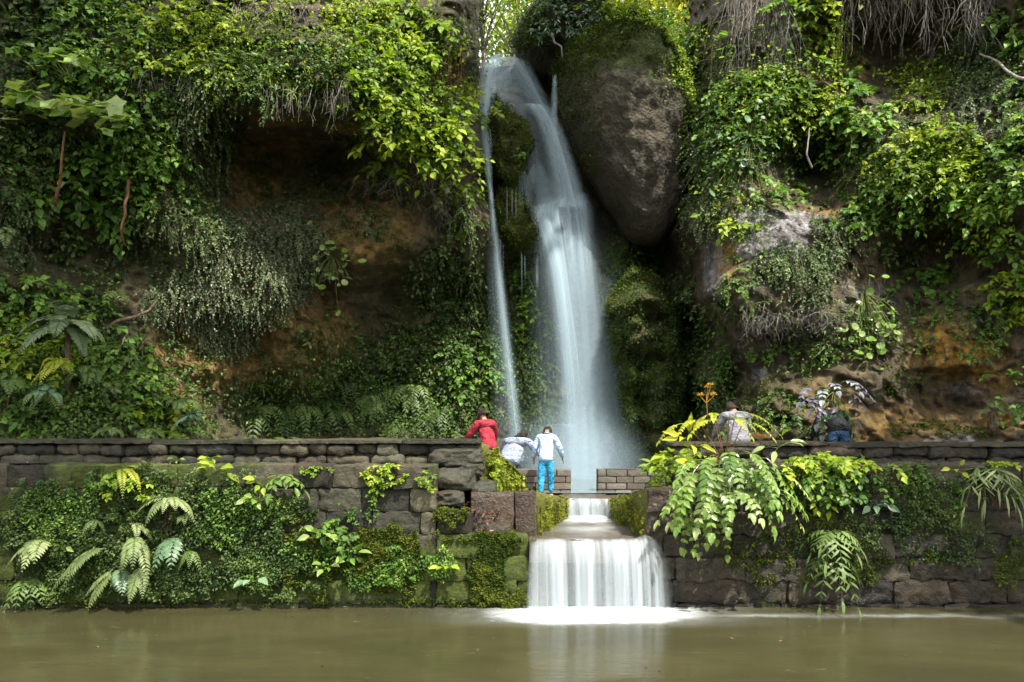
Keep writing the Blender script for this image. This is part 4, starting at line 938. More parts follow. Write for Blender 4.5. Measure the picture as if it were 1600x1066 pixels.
# frond: rachis from base, arching; pinnae in pairs
def frond_mesh(mb, base, d, L, droop, npair=16, pl=.30, tpl=STRAP, wd=1.6, var=.5, rad=.004, sprd=.9, tip=.15, flat=None, term=False, st=.14):
    d = nrm(np.asarray(d, float)); t = np.linspace(0, 1, 14)[:, None]
    C = base+d*L*(t-.12*t**2)+np.array([0, 0, -1.])*droop*L*t**2.1
    V, fs = tube(C, np.linspace(rad, rad*.3, 14), 4); mb.add(V, fs, var*.5)
    tt = np.linspace(st, .985, npair); x = tt*13; i = np.floor(x).astype(int).clip(0, 12); fr = (x-i)[:, None]
    P = C[i]+(C[i+1]-C[i])*fr; T = nrm(C[i+1]-C[i]); side = nrm(np.cross(T, np.array([0, 0, 1.])+.0*T)); nr = np.cross(side, T)
    if flat is not None: nr = nrm(nr+np.asarray(flat))
    prof = np.sin(math.pi*np.clip(.13+.87*tt, 0, 1))**.65*(1-.25*tt); prof = np.maximum(prof, tip)
    for s in (-1, 1):
        ax = T*(.35+.5*tt[:, None])+s*side*sprd+rnd(npair, .05)-np.array([0, 0, .12])
        inst(mb, tpl, P, ax, nr+rnd(npair, .1), pl*L*prof, np.clip(var+RNG.normal(0, .1, npair), 0, 1), wd)
    if term: inst(mb, tpl, C[-1:], T[-1:], nr[-1:], pl*L*.9, var, wd)
def fern(label, base, nf, L, mat, group='ferns', az=(-160, -20), el=45, droop=.8, npair=16, pl=.26, tpl=STRAP, wd=1.7, parts=True, trunk=0., cat='fern', name='fern', term=False, pn='frond', elj=14, st=.14, seed=None, crown_up=0):
    rt = empty(name, base); tag(rt, label, cat, group); one = MB()
    for k in range(nf):
        a = R(az[0]+(az[1]-az[0])*(k+.5)/nf+RNG.normal(0, 6)); e = R(el+RNG.normal(0, elj)); l = L*RNG.uniform(.75, 1.1)
        mb = MB() if parts else one
        frond_mesh(mb, np.array([0, 0, trunk]), (math.cos(a)*math.cos(e), math.sin(a)*math.cos(e), math.sin(e)), l, droop*RNG.uniform(.8, 1.2), npair, pl, tpl, wd, float(np.clip(.55+RNG.normal(0, .2), .05, .95)), .004*max(1, L), term=term, st=st)
        if parts: mb.build(pn, LM[mat], rt, smooth=False)
    if not parts: one.build('foliage', LM[mat], rt, smooth=False)
    if trunk > 0:
        mb = MB(); t = np.linspace(0, 1, 8)[:, None]; V, fs = tube(np.array([[.02, .05, -.1]])*(1-t)+np.array([[0, 0, trunk]])*t+.02*fbm(t*np.array([[3, 3, 3.]]), 2, 3)[:, None], .045-.012*t[:, 0], 8); mb.add(V, fs)
        for q in range(24):
            z = RNG.uniform(0, trunk); a = RNG.uniform(0, 6.28); V, fs = tube([[math.cos(a)*.03, math.sin(a)*.03, z], [math.cos(a)*.07, math.sin(a)*.07, z-.06], [math.cos(a)*.075, math.sin(a)*.075, z-.16]], [.006, .004, .002], 4); mb.add(V, fs)
        mb.build('trunk', M_TWIG, rt)
    return rt
def cover(name, label, L, n, size, tpl, mat, sf=None, kind='stuff', out=.03, thr=.25, wd=1.2, upn=.4, group=None, freq=3.):
    """ground cover: countless little leaves over blobs (cu,cv,ru,rv,strength)"""
    sf = sf or surf; B = np.array(L, float); ar = B[:, 2]*B[:, 3]*B[:, 4]; pk = RNG.choice(len(B), n, p=ar/ar.sum())
    r = np.sqrt(RNG.random(n))*1.35; th = RNG.random(n)*2*math.pi
    u = B[pk, 0]+B[pk, 2]*r*np.cos(th); v = B[pk, 1]+B[pk, 3]*r*np.sin(th)
    p, nn = sf(u, v); c = .75*fbm(p*freq, 3, 17)+.55*fbm(p*freq*3.7, 2, 19); k = c > thr+1.4*(r-.92); p, nn, c = p[k], nn[k], c[k]; m = len(p)
    if mat in ('dark', 'moss', 'mid', 'ivy', 'brightmoss', 'bright', 'grey'): pass
    p = p+nn*(out*RNG.random((m, 1))+.05*np.clip(c, 0, 1)[:, None])
    ax = nn*.6+rnd(m, .6)+np.array([0, -.1, -.35]); nr = nn*.7+np.array([0, -.1, upn])+rnd(m, .4)
    mb = MB(); inst(mb, tpl, p, ax, nr, size*RNG.uniform(.5, 1.2, m), np.clip(.45+.4*c+RNG.normal(0, .2, m), 0, 1), wd)
    o = mb.build(name, LM[mat], smooth=False); tag(o, label, None, group, kind)
    if label: o['category'] = 'ground cover'
    return o

SHADE_CANOPY = [ # base x, y, z, height, lean, crown radius, leaves
 ((-11, 6, .6), 15.5, (7.0, 1.5), 4.0, 5200), ((-12, 8, .8), 15, (3.5, 1.0), 3.8, 4800), ((-10, 3.5, .5), 14, (8.5, 1.6), 2.4, 3600),
 ((7.2, 16.5, 13.0), 4.2, (-3.6, -3.6), 3.0, 4600), ((9.5, 3.5, .5), 12, (.5, 2.2), 2.0, 2400), ((12.5, 6, .6), 13.0, (-.5, .5), 3.0, 2600), ((1.6, 20.5, 12.2), 5.5, (.6, -3.4), 2.6, 3200)]
def sfL(u, v):
    u = np.asarray(u, float); v = np.asarray(v, float)
    z = np.minimum(zs(v), np.where(u < 681, 1.74, np.where(u < 738, 1.19, .90))); over = zs(v)-z
    Y = Y0-.005+np.clip(over*2, 0, .4)
    return np.stack([xs(u), Y, z], -1), np.tile([0, -.95, .3], (len(u), 1))
def sfR(u, v):
    u = np.asarray(u, float); v = np.asarray(v, float); z = np.minimum(zs(v), np.where(u < 1072, 1.46, 1.74)); over = zs(v)-z
    return np.stack([xs(u), Y0-.005+np.clip(over*2, 0, .45), z], -1), np.tile([0, -.95, .3], (len(u), 1))
def sfBR(u, v):   # bank between the right abutment and the right rubble wall
    u = np.asarray(u, float); v = np.asarray(v, float)
    t = np.clip((v-690)/75, 0, 1); Y = 11.0-1.2*t
    return W(u, v, Y), np.tile([0, -.8, .6], (len(u), 1))
def sfWing(u, v):  # mossy face of the wing wall
    u = np.asarray(u, float); v = np.asarray(v, float); t = np.clip((u-752)/80, 0, 1)
    # solve depth along the wing line for this column
    A = np.array([xs(752, 10.42), 10.42]); B = np.array([xs(832, 12.5), 12.5]); k = (u-HX)/F
    s = (k*A[1]-A[0])/((B[0]-A[0])-k*(B[1]-A[1])+1e-9); s = np.clip(s, 0, 1); Y = A[1]+(B[1]-A[1])*s
    X = A[0]+(B[0]-A[0])*s; zt = 1.97+(1.10-1.97)*s; z = np.minimum(CZ-(v-HY)/F*Y, zt+.01)
    return np.stack([X+.03, Y, z], -1), np.tile([.95, -.2, .1], (len(u), 1))
def sfTerr(u, v):  # planting strip behind the left rubble wall
    u = np.asarray(u, float); v = np.asarray(v, float); Y = 11.0+(690-v)/60*1.2
    return W(u, v, Y), np.tile([0, -.6, .8], (len(u), 1))
G1 = 'shrubs and creepers on the left cliff'; G2 = 'plants around the waterfall'; G3 = 'shrubs and creepers on the right cliff'; G4 = 'plants on the left bank above the wall'; G5 = 'small plants on the left stone wall'; G6 = 'plants on the right stone wall'
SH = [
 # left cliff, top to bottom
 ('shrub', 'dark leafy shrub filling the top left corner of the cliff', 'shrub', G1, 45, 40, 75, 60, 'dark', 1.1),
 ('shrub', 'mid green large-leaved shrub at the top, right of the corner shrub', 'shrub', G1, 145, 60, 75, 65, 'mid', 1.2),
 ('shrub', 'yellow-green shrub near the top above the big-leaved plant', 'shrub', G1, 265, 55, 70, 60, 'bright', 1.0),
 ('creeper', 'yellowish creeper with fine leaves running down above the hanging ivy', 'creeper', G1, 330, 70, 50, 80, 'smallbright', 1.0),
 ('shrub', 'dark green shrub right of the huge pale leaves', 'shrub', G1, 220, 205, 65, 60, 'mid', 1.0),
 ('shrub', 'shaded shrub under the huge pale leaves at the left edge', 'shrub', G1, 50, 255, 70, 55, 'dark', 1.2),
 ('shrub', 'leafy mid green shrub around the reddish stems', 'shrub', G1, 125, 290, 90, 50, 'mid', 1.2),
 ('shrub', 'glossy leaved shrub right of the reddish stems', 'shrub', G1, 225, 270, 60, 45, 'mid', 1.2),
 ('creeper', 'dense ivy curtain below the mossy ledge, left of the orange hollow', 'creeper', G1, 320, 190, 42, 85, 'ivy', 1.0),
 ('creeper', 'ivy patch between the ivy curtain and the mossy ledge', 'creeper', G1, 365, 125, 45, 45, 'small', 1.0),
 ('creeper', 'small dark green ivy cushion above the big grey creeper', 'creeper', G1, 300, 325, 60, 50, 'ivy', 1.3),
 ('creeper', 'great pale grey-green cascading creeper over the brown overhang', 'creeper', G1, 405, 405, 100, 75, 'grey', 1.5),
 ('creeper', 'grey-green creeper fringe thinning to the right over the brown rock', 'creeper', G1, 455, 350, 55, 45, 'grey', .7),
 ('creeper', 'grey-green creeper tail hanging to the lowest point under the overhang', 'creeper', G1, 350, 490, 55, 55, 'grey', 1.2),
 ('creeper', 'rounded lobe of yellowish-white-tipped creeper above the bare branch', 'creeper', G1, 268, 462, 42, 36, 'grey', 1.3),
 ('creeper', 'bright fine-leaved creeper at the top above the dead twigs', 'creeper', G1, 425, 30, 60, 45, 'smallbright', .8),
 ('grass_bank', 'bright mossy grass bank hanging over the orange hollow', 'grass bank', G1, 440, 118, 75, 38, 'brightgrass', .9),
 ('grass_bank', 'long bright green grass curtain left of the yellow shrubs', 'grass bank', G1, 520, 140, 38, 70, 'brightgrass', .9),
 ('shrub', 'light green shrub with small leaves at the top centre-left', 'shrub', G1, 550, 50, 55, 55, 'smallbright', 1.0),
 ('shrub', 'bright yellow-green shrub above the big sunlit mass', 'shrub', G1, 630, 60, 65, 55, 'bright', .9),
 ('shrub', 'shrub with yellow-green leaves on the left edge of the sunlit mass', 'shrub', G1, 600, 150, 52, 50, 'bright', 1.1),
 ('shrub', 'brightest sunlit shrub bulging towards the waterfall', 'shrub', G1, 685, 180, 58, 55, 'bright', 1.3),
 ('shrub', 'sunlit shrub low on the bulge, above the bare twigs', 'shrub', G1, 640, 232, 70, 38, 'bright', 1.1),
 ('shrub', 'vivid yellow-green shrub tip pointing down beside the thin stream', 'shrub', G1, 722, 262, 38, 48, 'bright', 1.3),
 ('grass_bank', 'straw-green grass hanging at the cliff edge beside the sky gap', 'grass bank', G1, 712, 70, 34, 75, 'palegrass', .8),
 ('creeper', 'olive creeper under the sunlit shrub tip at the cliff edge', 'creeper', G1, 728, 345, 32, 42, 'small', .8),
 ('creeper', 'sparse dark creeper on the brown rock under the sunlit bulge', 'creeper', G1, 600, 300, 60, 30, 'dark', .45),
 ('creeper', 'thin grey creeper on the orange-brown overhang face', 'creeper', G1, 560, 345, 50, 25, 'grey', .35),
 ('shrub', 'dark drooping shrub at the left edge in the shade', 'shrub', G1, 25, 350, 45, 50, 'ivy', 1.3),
 ('shrub', 'shaded leafy clump in the dark hollow on the far left', 'shrub', G1, 130, 365, 55, 30, 'dark', .6),
 ('creeper', 'thin creeper hanging over the dark hollow', 'creeper', G1, 205, 370, 25, 45, 'ivy', .8),
 # left bank
 ('shrub', 'olive-green bush at the left edge of the fern bank', 'shrub', G4, 20, 470, 50, 40, 'mid', 1.0),
 ('shrub', 'yellow-green low bush behind the tree fern', 'shrub', G4, 60, 550, 70, 40, 'bright', .8),
 ('shrub', 'dense green bush right of the tree fern trunk', 'shrub', G4, 180, 560, 60, 40, 'mid', 1.2),
 ('shrub', 'green bush with serrated leaves on the slope near the bare branch', 'shrub', G4, 215, 610, 50, 36, 'mid', 1.0),
 ('shrub', 'bright low bush at the foot of the slope', 'shrub', G4, 250, 655, 60, 28, 'bright', .8),
 ('shrub', 'fine-leaved bush low at the left behind the coping', 'shrub', G4, 40, 640, 55, 45, 'mid', 1.1),
 ('shrub', 'olive shrub between the trunk and the coping', 'shrub', G4, 130, 650, 55, 34, 'small', 1.1),
 ('shrub', 'low bush at the right end of the bank, behind the coping', 'shrub', G4, 300, 672, 34, 20, 'small', 1.1),
 # alcove and centre wall
 ('creeper', 'dark hanging moss and creeper in the upper alcove', 'creeper', G2, 690, 430, 55, 50, 'dark', .8),
 ('creeper', 'shaded leafy creeper left of the thin stream, upper part', 'creeper', G2, 735, 490, 48, 60, 'dark', 1.3),
 ('creeper', 'leafy creeper left of the thin stream, middle part', 'creeper', G2, 735, 575, 48, 48, 'mid', 1.0),
 ('creeper', 'dark foliage in the depth of the alcove', 'creeper', G2, 655, 560, 60, 60, 'dark', .8),
 ('shrub', 'dark bush behind the red-topped person', 'shrub', G2, 720, 640, 55, 36, 'dark', 1.1),
 ('grass_bank', 'dark green fern-grass slope in the alcove', 'grass bank', G2, 470, 625, 90, 42, 'grass', .8),
 ('grass_bank', 'feathery green slope right of the fern-grass in the alcove', 'grass bank', G2, 580, 640, 70, 42, 'grass', .9),
 ('shrub', 'yellow-green plant between the two streams, upper', 'shrub', G2, 815, 445, 22, 40, 'mid', .9),
 ('shrub', 'pale leafy plant between the two streams, middle', 'shrub', G2, 835, 505, 26, 36, 'bright', .7),
 ('shrub', 'fine olive plant between the two streams, lower', 'shrub', G2, 838, 570, 28, 40, 'small', .9),
 ('creeper', 'moss and fine leaves on the rock knob below the split', 'creeper', G2, 800, 335, 22, 30, 'smallbright', .7),
 ('creeper', 'dark green plant near the foot of the thin stream', 'creeper', G2, 835, 640, 30, 30, 'small', .9),
 ('shrub', 'rounded green bush on the ledge under the boulder', 'shrub', G2, 985, 405, 42, 36, 'small', 1.5),
 ('shrub', 'pale glaucous plants just right of the main fall', 'shrub', G2, 960, 445, 25, 30, 'grey', .7),
 ('creeper', 'yellow-green creeper on the mossy rock right of the fall', 'creeper', G2, 1000, 465, 38, 34, 'smallbright', .5),
 ('creeper', 'fine dark creeper low on the mossy rock', 'creeper', G2, 1010, 600, 40, 60, 'small', .6),
 ('creeper', 'dark creeper in the cleft right of the mossy rock', 'creeper', G2, 1065, 500, 28, 70, 'dark', .9),
 ('creeper', 'leaf cover at the foot of the mossy rock', 'creeper', G2, 990, 680, 40, 40, 'dark', .6),
 ('shrub', 'bright green plant on the top edge right of the overhang', 'shrub', G2, 975, 42, 40, 30, 'bright', .8),
 ('shrub', 'dark leaved bush at the head of the gorge, right of the boulder', 'shrub', G2, 1045, 60, 38, 45, 'mid', 1.3),
 ('shrub', 'small bush in the cleft right of the boulder moss', 'shrub', G2, 1082, 150, 22, 60, 'dark', 1.0),
 ('shrub', 'yellow-green fringe over the crown of the boulder', 'shrub', G2, 1010, 90, 34, 22, 'bright', .8),
 # right cliff
 ('grass_bank', 'pale grey-green hanging grass at the top, left end of the right cliff', 'grass bank', G3, 1120, 90, 36, 95, 'palegrass', .9),
 ('shrub', 'fine green shrub under the pale hanging grass', 'shrub', G3, 1110, 190, 34, 50, 'small', 1.1),
 ('shrub', 'yellow-green shrub at the top, left of the dark hollow with roots', 'shrub', G3, 1275, 30, 36, 55, 'bright', .8),
 ('shrub', 'bright leafy shrub on the left shoulder of the right cliff', 'shrub', G3, 1170, 155, 62, 40, 'bright', 1.2),
 ('shrub', 'spreading bright shrub left of the ochre spot', 'shrub', G3, 1255, 100, 40, 30, 'bright', .7),
 ('shrub', 'horizontal tiers of bright leaves over the dark cave', 'shrub', G3, 1255, 180, 65, 40, 'bright', 1.2),
 ('shrub', 'bright shrub reaching right below the ochre spot', 'shrub', G3, 1340, 165, 52, 40, 'bright', 1.0),
 ('shrub', 'leafy shrub hanging on the left rim of the dark cave', 'shrub', G3, 1150, 225, 55, 34, 'mid', 1.2),
 ('creeper', 'grey-green ivy column down the left edge of the right cliff', 'creeper', G3, 1090, 280, 30, 75, 'ivy', 1.5),
 ('creeper', 'grey-green creeper above the pale rock', 'creeper', G3, 1115, 330, 34, 30, 'grey', .8),
 ('shrub', 'yellow-green tuft on the top edge of the pale grey rock', 'shrub', G3, 1140, 348, 34, 14, 'bright', 1.2),
 ('creeper', 'dense dark ivy mat across the pale grey rock', 'creeper', G3, 1235, 425, 62, 42, 'ivy', 1.6),
 ('creeper', 'ivy tongue climbing right of the pale grey rock', 'creeper', G3, 1300, 365, 34, 45, 'ivy', 1.3),
 ('shrub', 'creamy yellow-green shrub in front of the dark hollow', 'shrub', G3, 1435, 135, 46, 40, 'smallbright', 1.1),
 ('shrub', 'glaucous grey-green shrub top right', 'shrub', G3, 1525, 105, 60, 55, 'grey', 1.1),
 ('shrub', 'grey-green shrub below the glaucous one, beside the pale branch', 'shrub', G3, 1540, 175, 60, 30, 'grey', .9),
 ('shrub', 'feathery pale shrub between the creamy shrub and the big bright one', 'shrub', G3, 1350, 270, 46, 50, 'small', .9),
 ('shrub', 'largest bright green shrub of the right cliff', 'shrub', G3, 1465, 245, 72, 48, 'bright', 1.4),
 ('shrub', 'lower skirt of bright leaves under the largest shrub', 'shrub', G3, 1420, 310, 78, 35, 'bright', 1.0),
 ('shrub', 'very bright large-leaved shrub at the right edge', 'shrub', G3, 1580, 270, 45, 50, 'bright', 1.3),
 ('shrub', 'blue-green leaved shrub top right corner edge', 'shrub', G3, 1575, 45, 40, 40, 'mid', .6),
 ('grass_bank', 'feathery light green grass tuft under the largest shrub', 'grass bank', G3, 1470, 380, 48, 24, 'brightgrass', 1.0),
 ('shrub', 'bright shrub overhanging from the right edge at mid height', 'shrub', G3, 1578, 450, 34, 46, 'bright', 1.3),
 ('shrub', 'mid green shrub between feathery grass and the right edge', 'shrub', G3, 1545, 375, 45, 30, 'mid', .9),
 ('creeper', 'narrow hanging creeper under the feathery grass', 'creeper', G3, 1478, 455, 20, 42, 'small', 1.2),
 ('grass_bank', 'pale dry grass apron below the ivy mat', 'grass bank', G3, 1190, 480, 75, 24, 'palegrass', .9),
 ('grass_bank', 'straw-coloured tussock right of the ivy mat', 'grass bank', G3, 1290, 500, 50, 40, 'palegrass', .9),
 ('creeper', 'small-leaved creeper down the left rock corner', 'creeper', G3, 1115, 540, 22, 60, 'small', 1.0),
 ('creeper', 'fine creeper on the shelf below the dry thicket', 'creeper', G3, 1240, 555, 70, 20, 'small', .6),
 ('shrub', 'little leafy clump low in the cleft behind the flower stalks', 'shrub', G3, 1125, 640, 26, 34, 'small', .9),
 ('shrub', 'small bright sprig at the right edge above the lichen rock', 'shrub', G3, 1585, 578, 24, 14, 'mid', 1.0),
 ('grass_bank', 'dry grass tuft on the brown slope right of the black-clad person', 'grass bank', G3, 1445, 665, 30, 20, 'drygrass', .8),
 ('creeper', 'sparse creeper on the banded brown rock', 'creeper', G3, 1210, 660, 36, 18, 'small', .7),
]
for i, (nm, lb, ct, gp, u, v, ru, rv, kd, cv) in enumerate(SH):
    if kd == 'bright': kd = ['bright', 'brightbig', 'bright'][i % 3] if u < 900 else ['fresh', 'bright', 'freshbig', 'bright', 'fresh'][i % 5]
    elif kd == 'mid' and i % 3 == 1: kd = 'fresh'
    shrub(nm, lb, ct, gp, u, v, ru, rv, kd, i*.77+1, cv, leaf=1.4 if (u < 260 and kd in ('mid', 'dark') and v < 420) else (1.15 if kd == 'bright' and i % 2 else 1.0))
SH2 = [
 ('shrub', 'loose green shrub in the middle of the right cliff above the lichen rock', 'shrub', G3, 1430, 440, 46, 24, 'mid', .7),
 ('creeper', 'small-leaved creeper between the lichen rock and the right edge', 'creeper', G3, 1540, 500, 34, 24, 'small', .7),
 ('shrub', 'green shrub filling the slope above the pale grey rock', 'shrub', G3, 1215, 300, 40, 22, 'fresh', .9),
 ('shrub', 'shrub of fresh leaves hanging between the cave and the feathery shrub', 'shrub', G3, 1300, 225, 40, 26, 'fresh', .9),
 ('shrub', 'green foliage left of the largest shrub, above the ivy tongue', 'shrub', G3, 1355, 335, 46, 26, 'mid', .9),
 ('shrub', 'pale green loose shrub between the glaucous shrub and the right edge', 'shrub', G3, 1590, 165, 30, 50, 'fresh', .8),
 ('shrub', 'leafy shrub at the very top, right of the pale hanging grass', 'shrub', G3, 1225, 35, 26, 40, 'fresh', .7),
 ('shrub', 'fine green shrub covering the top of the cliff between the root curtains', 'shrub', G3, 1335, 95, 30, 22, 'small', .6),
 ('shrub', 'mid green shrub hugging the right rim under the glaucous shrubs', 'shrub', G3, 1500, 320, 50, 24, 'freshbig', .9),
 ('creeper', 'light creeper spreading over the lower grey rock', 'creeper', G3, 1155, 455, 26, 30, 'small', .8),
 ('shrub', 'light green foliage between the long grass curtain and the sunlit bulge', 'shrub', G1, 570, 105, 30, 36, 'fresh', .8),
 ('shrub', 'fresh green shrub on the far upper left between the corner shrub and big leaves', 'shrub', G1, 90, 95, 50, 22, 'freshbig', .8),
 ('shrub', 'fresh leafy shrub on the bank under the shade shrub', 'shrub', G4, 110, 480, 60, 30, 'fresh', .8),
 ('shrub', 'light shrub at the middle of the fern slope', 'shrub', G4, 60, 600, 50, 30, 'fresh', .7),
 ('shrub', 'low green mat on the brown slope behind the right coping, near the flower stalk', 'shrub', G3, 1215, 632, 40, 16, 'small', .6),
 ('shrub', 'small dark clump on the banded rock left of the violet plant', 'shrub', G3, 1250, 672, 26, 12, 'dark', .7),
 ('grass_bank', 'thin dry grass under the lichen-covered rock', 'grass bank', G3, 1500, 640, 50, 14, 'drygrass', .5),
 ('shrub', 'mid green shrub in the dark hollow at the upper right', 'shrub', G3, 1400, 395, 40, 22, 'dark', .6),
 ('creeper', 'thin creeper on the grey rock right of the round-leaved climber', 'creeper', G3, 1430, 500, 30, 40, 'small', .45),
 ('creeper', 'olive creeper low on the dark rock near the right edge', 'creeper', G3, 1540, 540, 36, 26, 'small', .5),
 ('shrub', 'tufted green plant at the cliff foot, second from the right edge', 'shrub', G3, 1590, 655, 26, 20, 'mid', .8),
 ('creeper', 'dark creeper strands in the shade of the orange hollow', 'creeper', G1, 520, 250, 50, 16, 'dark', .5),
 ('creeper', 'mossy creeper patch in the middle of the brown overhang', 'creeper', G1, 500, 300, 50, 24, 'small', .4),
 ('creeper', 'fine dark creeper over the lower brown lump of the alcove', 'creeper', G1, 480, 520, 40, 26, 'dark', .3),
]
for i, (nm, lb, ct, gp, u, v, ru, rv, kd, cv) in enumerate(SH2): shrub(nm, lb, ct, gp, u, v, ru, rv, kd, i*.97+90, cv)
cover('moss', 'olive and golden moss speckling the brown rock at the cliff foot', [(1230, 640, 120, 50, 1), (1450, 670, 150, 26, 1), (1400, 600, 80, 50, .5), (1520, 500, 60, 60, .4), (480, 540, 80, 60, .6), (560, 360, 100, 50, .6), (420, 280, 70, 70, .7), (300, 560, 70, 60, .5)], 40000, .045, BITS, 'moss', thr=.75, out=.05, freq=2.5)
# fill above the frame so that the cliffs stay green when seen from elsewhere
for i in range(16):
    u = [-120, 30, 180, 330, 480, 620, 710, 1120, 1240, 1360, 1500, 1640, -120, -100, 1680, 1680][i]; v = [-60, -70, -60, -70, -60, -70, -90, -80, -90, -80, -80, -60, 180, 460, 250, 420][i]
    shrub('shrub', 'leafy shrub just outside the edge of the picture', 'shrub', 'shrubs outside the frame', u, v, 80, 55, ['mid', 'bright', 'ivy', 'mid'][i % 4], i*1.3+40, .6)
# trailing strands
HG = [('ivy strand with white-edged leaves hanging over the orange hollow', G1, 412, 120, 12, 90, 'ivy', 6), ('second ivy strand hanging left of the mossy ledge', G1, 350, 195, 14, 110, 'ivy', 8), ('leafy strands hanging down from the ivy curtain', G1, 310, 260, 34, 70, 'ivy', 12),
      ('thin strands trailing from the grey creeper to the lowest tip', G1, 335, 520, 24, 75, 'grey', 9), ('strands hanging from the right end of the grey creeper', G1, 400, 470, 50, 50, 'grey', 12), ('yellow-green strands dangling over the cave rim', G3, 1140, 250, 22, 90, 'small', 8),
      ('trailing strands under the glaucous shrub', G3, 1310, 20, 12, 110, 'smallbright', 7), ('strand of small leaves down the dark rock right of centre', G3, 1390, 480, 12, 110, 'small', 5), ('leafy trails hanging from the bright shrub at the right edge', G3, 1590, 480, 16, 120, 'bright', 7),
      ('fine strands on the right edge of the sunlit bulge', G1, 735, 300, 14, 70, 'smallbright', 7), ('dangling strands over the dark hollow, far left', G1, 180, 320, 36, 80, 'mid', 9), ('leafy strands at the left edge under the shade shrub', G1, 30, 390, 30, 60, 'ivy', 8)]
for i, (lb, gp, u, v, ru, ln, kd, n) in enumerate(HG): hang('vine', lb, 'vine', gp, u, v, ru, ln, kd, n, i*3.1)
# dry roots and dead twigs
roots('hanging_roots', 'pale tangle of hanging roots from the top edge, centre right', 'hanging roots', 1395, -20, 75, 105, 80, 1, r=.010, curl=.35)
roots('hanging_roots', 'fine grey curtain of dry roots at the top, right of the pale grass', 'hanging roots', 1185, -10, 48, 170, 260, 2, r=.006, curl=.22)
roots('hanging_roots', 'pair of long pale roots at the top right', 'hanging roots', 1500, -20, 22, 130, 14, 3, r=.014, curl=.3, horiz=.15)
roots('hanging_roots', 'twisting roots beside the right edge at the top', 'hanging roots', 1535, -10, 24, 90, 40, 4, r=.01, curl=.4)
roots('hanging_roots', 'brown roots hanging from the rim over the orange hollow', 'hanging roots', 475, 135, 75, 60, 60, 5, r=.008, curl=.25)
roots('hanging_roots', 'dry grey root tangle at the top left of the grass bank', 'hanging roots', 430, 5, 70, 70, 160, 6, r=.006, curl=.5)
roots('hanging_roots', 'reddish dry stems hanging at the cliff edge beside the sky gap', 'hanging roots', 700, 95, 24, 80, 60, 7, r=.008, curl=.18, mat=M_REDSTEM)
roots('hanging_roots', 'dark thin roots under the creepers above the left hollow', 'hanging roots', 260, 110, 60, 70, 60, 8, r=.006, curl=.35)
roots('dead_twigs', 'bare grey twigs under the sunlit shrub mass', 'dead twigs', 640, 262, 70, 90, 70, 9, r=.007, curl=1.0, cat='twigs')
roots('dead_twigs', 'brown dry thicket on the shelf under the ivy mat', 'dead twigs', 1235, 495, 75, 48, 240, 10, r=.006, curl=1.1, cat='twigs')
roots('dead_twigs', 'thin bare twigs on the brown overhang near the cliff edge', 'dead twigs', 705, 310, 40, 80, 50, 11, r=.006, curl=.7, cat='twigs')
roots('hanging_roots', 'dry stems in the middle of the sunlit shrubs', 'hanging roots', 560, 60, 40, 100, 70, 12, r=.007, curl=.25)
roots('hanging_roots', 'fine dry roots low on the right cliff face', 'hanging roots', 1380, 440, 30, 70, 40, 13, r=.005, curl=.3)
roots('hanging_roots', 'dark fringe of roots dripping under the ledge rock', 'hanging roots', 800, 280, 30, 40, 50, 14, r=.006, curl=.12, mat=M_TWIG)
# bare branches
def branch(label, pts, r0, r1, mat=M_TWIG, cat='branch'):
    P = np.array([W(*q) for q in pts]); t = np.linspace(0, len(P)-1, 24); P = np.stack([np.interp(t, np.arange(len(P)), P[:, k]) for k in range(3)], -1)
    P[1:-1] = (P[:-2]+2*P[1:-1]+P[2:])/4; P = P+.015*np.stack([vnoise(P*6, 1), vnoise(P*6, 2), vnoise(P*6, 3)], -1)
    mb = MB(); V, fs = tube(P, np.linspace(r0, r1, 24), 7); mb.add(V, fs); tag(mb.build('branch', mat, origin=P[0]), label, cat)
branch('bare grey branch reaching right to the rounded creeper lobe', [(168, 515, 12.6), (185, 500, 12.5), (210, 494, 12.5), (232, 488, 12.7), (246, 470, 13.0)], .035, .018)
branch('second thinner bare branch below the first on the left bank', [(150, 566, 12.2), (172, 562, 12.2), (190, 540, 12.3), (200, 520, 12.5)], .025, .012)
branch('reddish bare stem hanging under the glossy leaved shrub', [(197, 385, 12.9), (190, 361, 12.7), (196, 320, 12.7), (203, 280, 12.8)], .012, .028, M_REDSTEM)
branch('thick reddish stem under the huge pale leaves', [(85, 320, 12.3), (93, 280, 12.1), (98, 240, 12.0), (102, 205, 12.0)], .026, .014, M_REDSTEM)
branch('orange-brown thin stem at the left edge low down', [(5, 680, 11.3), (10, 640, 11.2), (14, 612, 11.2)], .015, .01, M_REDSTEM)
branch('pale crooked branch sticking out at the upper right edge', [(1610, 126, 12.6), (1592, 122, 12.7), (1575, 112, 12.9), (1560, 98, 13.2), (1530, 84, 13.6)], .03, .016, M_ROOT)
branch('pale crooked twig hanging from the overhang beside the fall', [(862, 52, 16.4), (866, 66, 16.3), (878, 74, 16.3), (880, 92, 16.3)], .025, .012, M_ROOT)
branch('thin pale twig on the brown rock right of centre', [(1268, 262, 14.2), (1260, 240, 14.1), (1266, 200, 14.2)], .02, .01, M_ROOT)

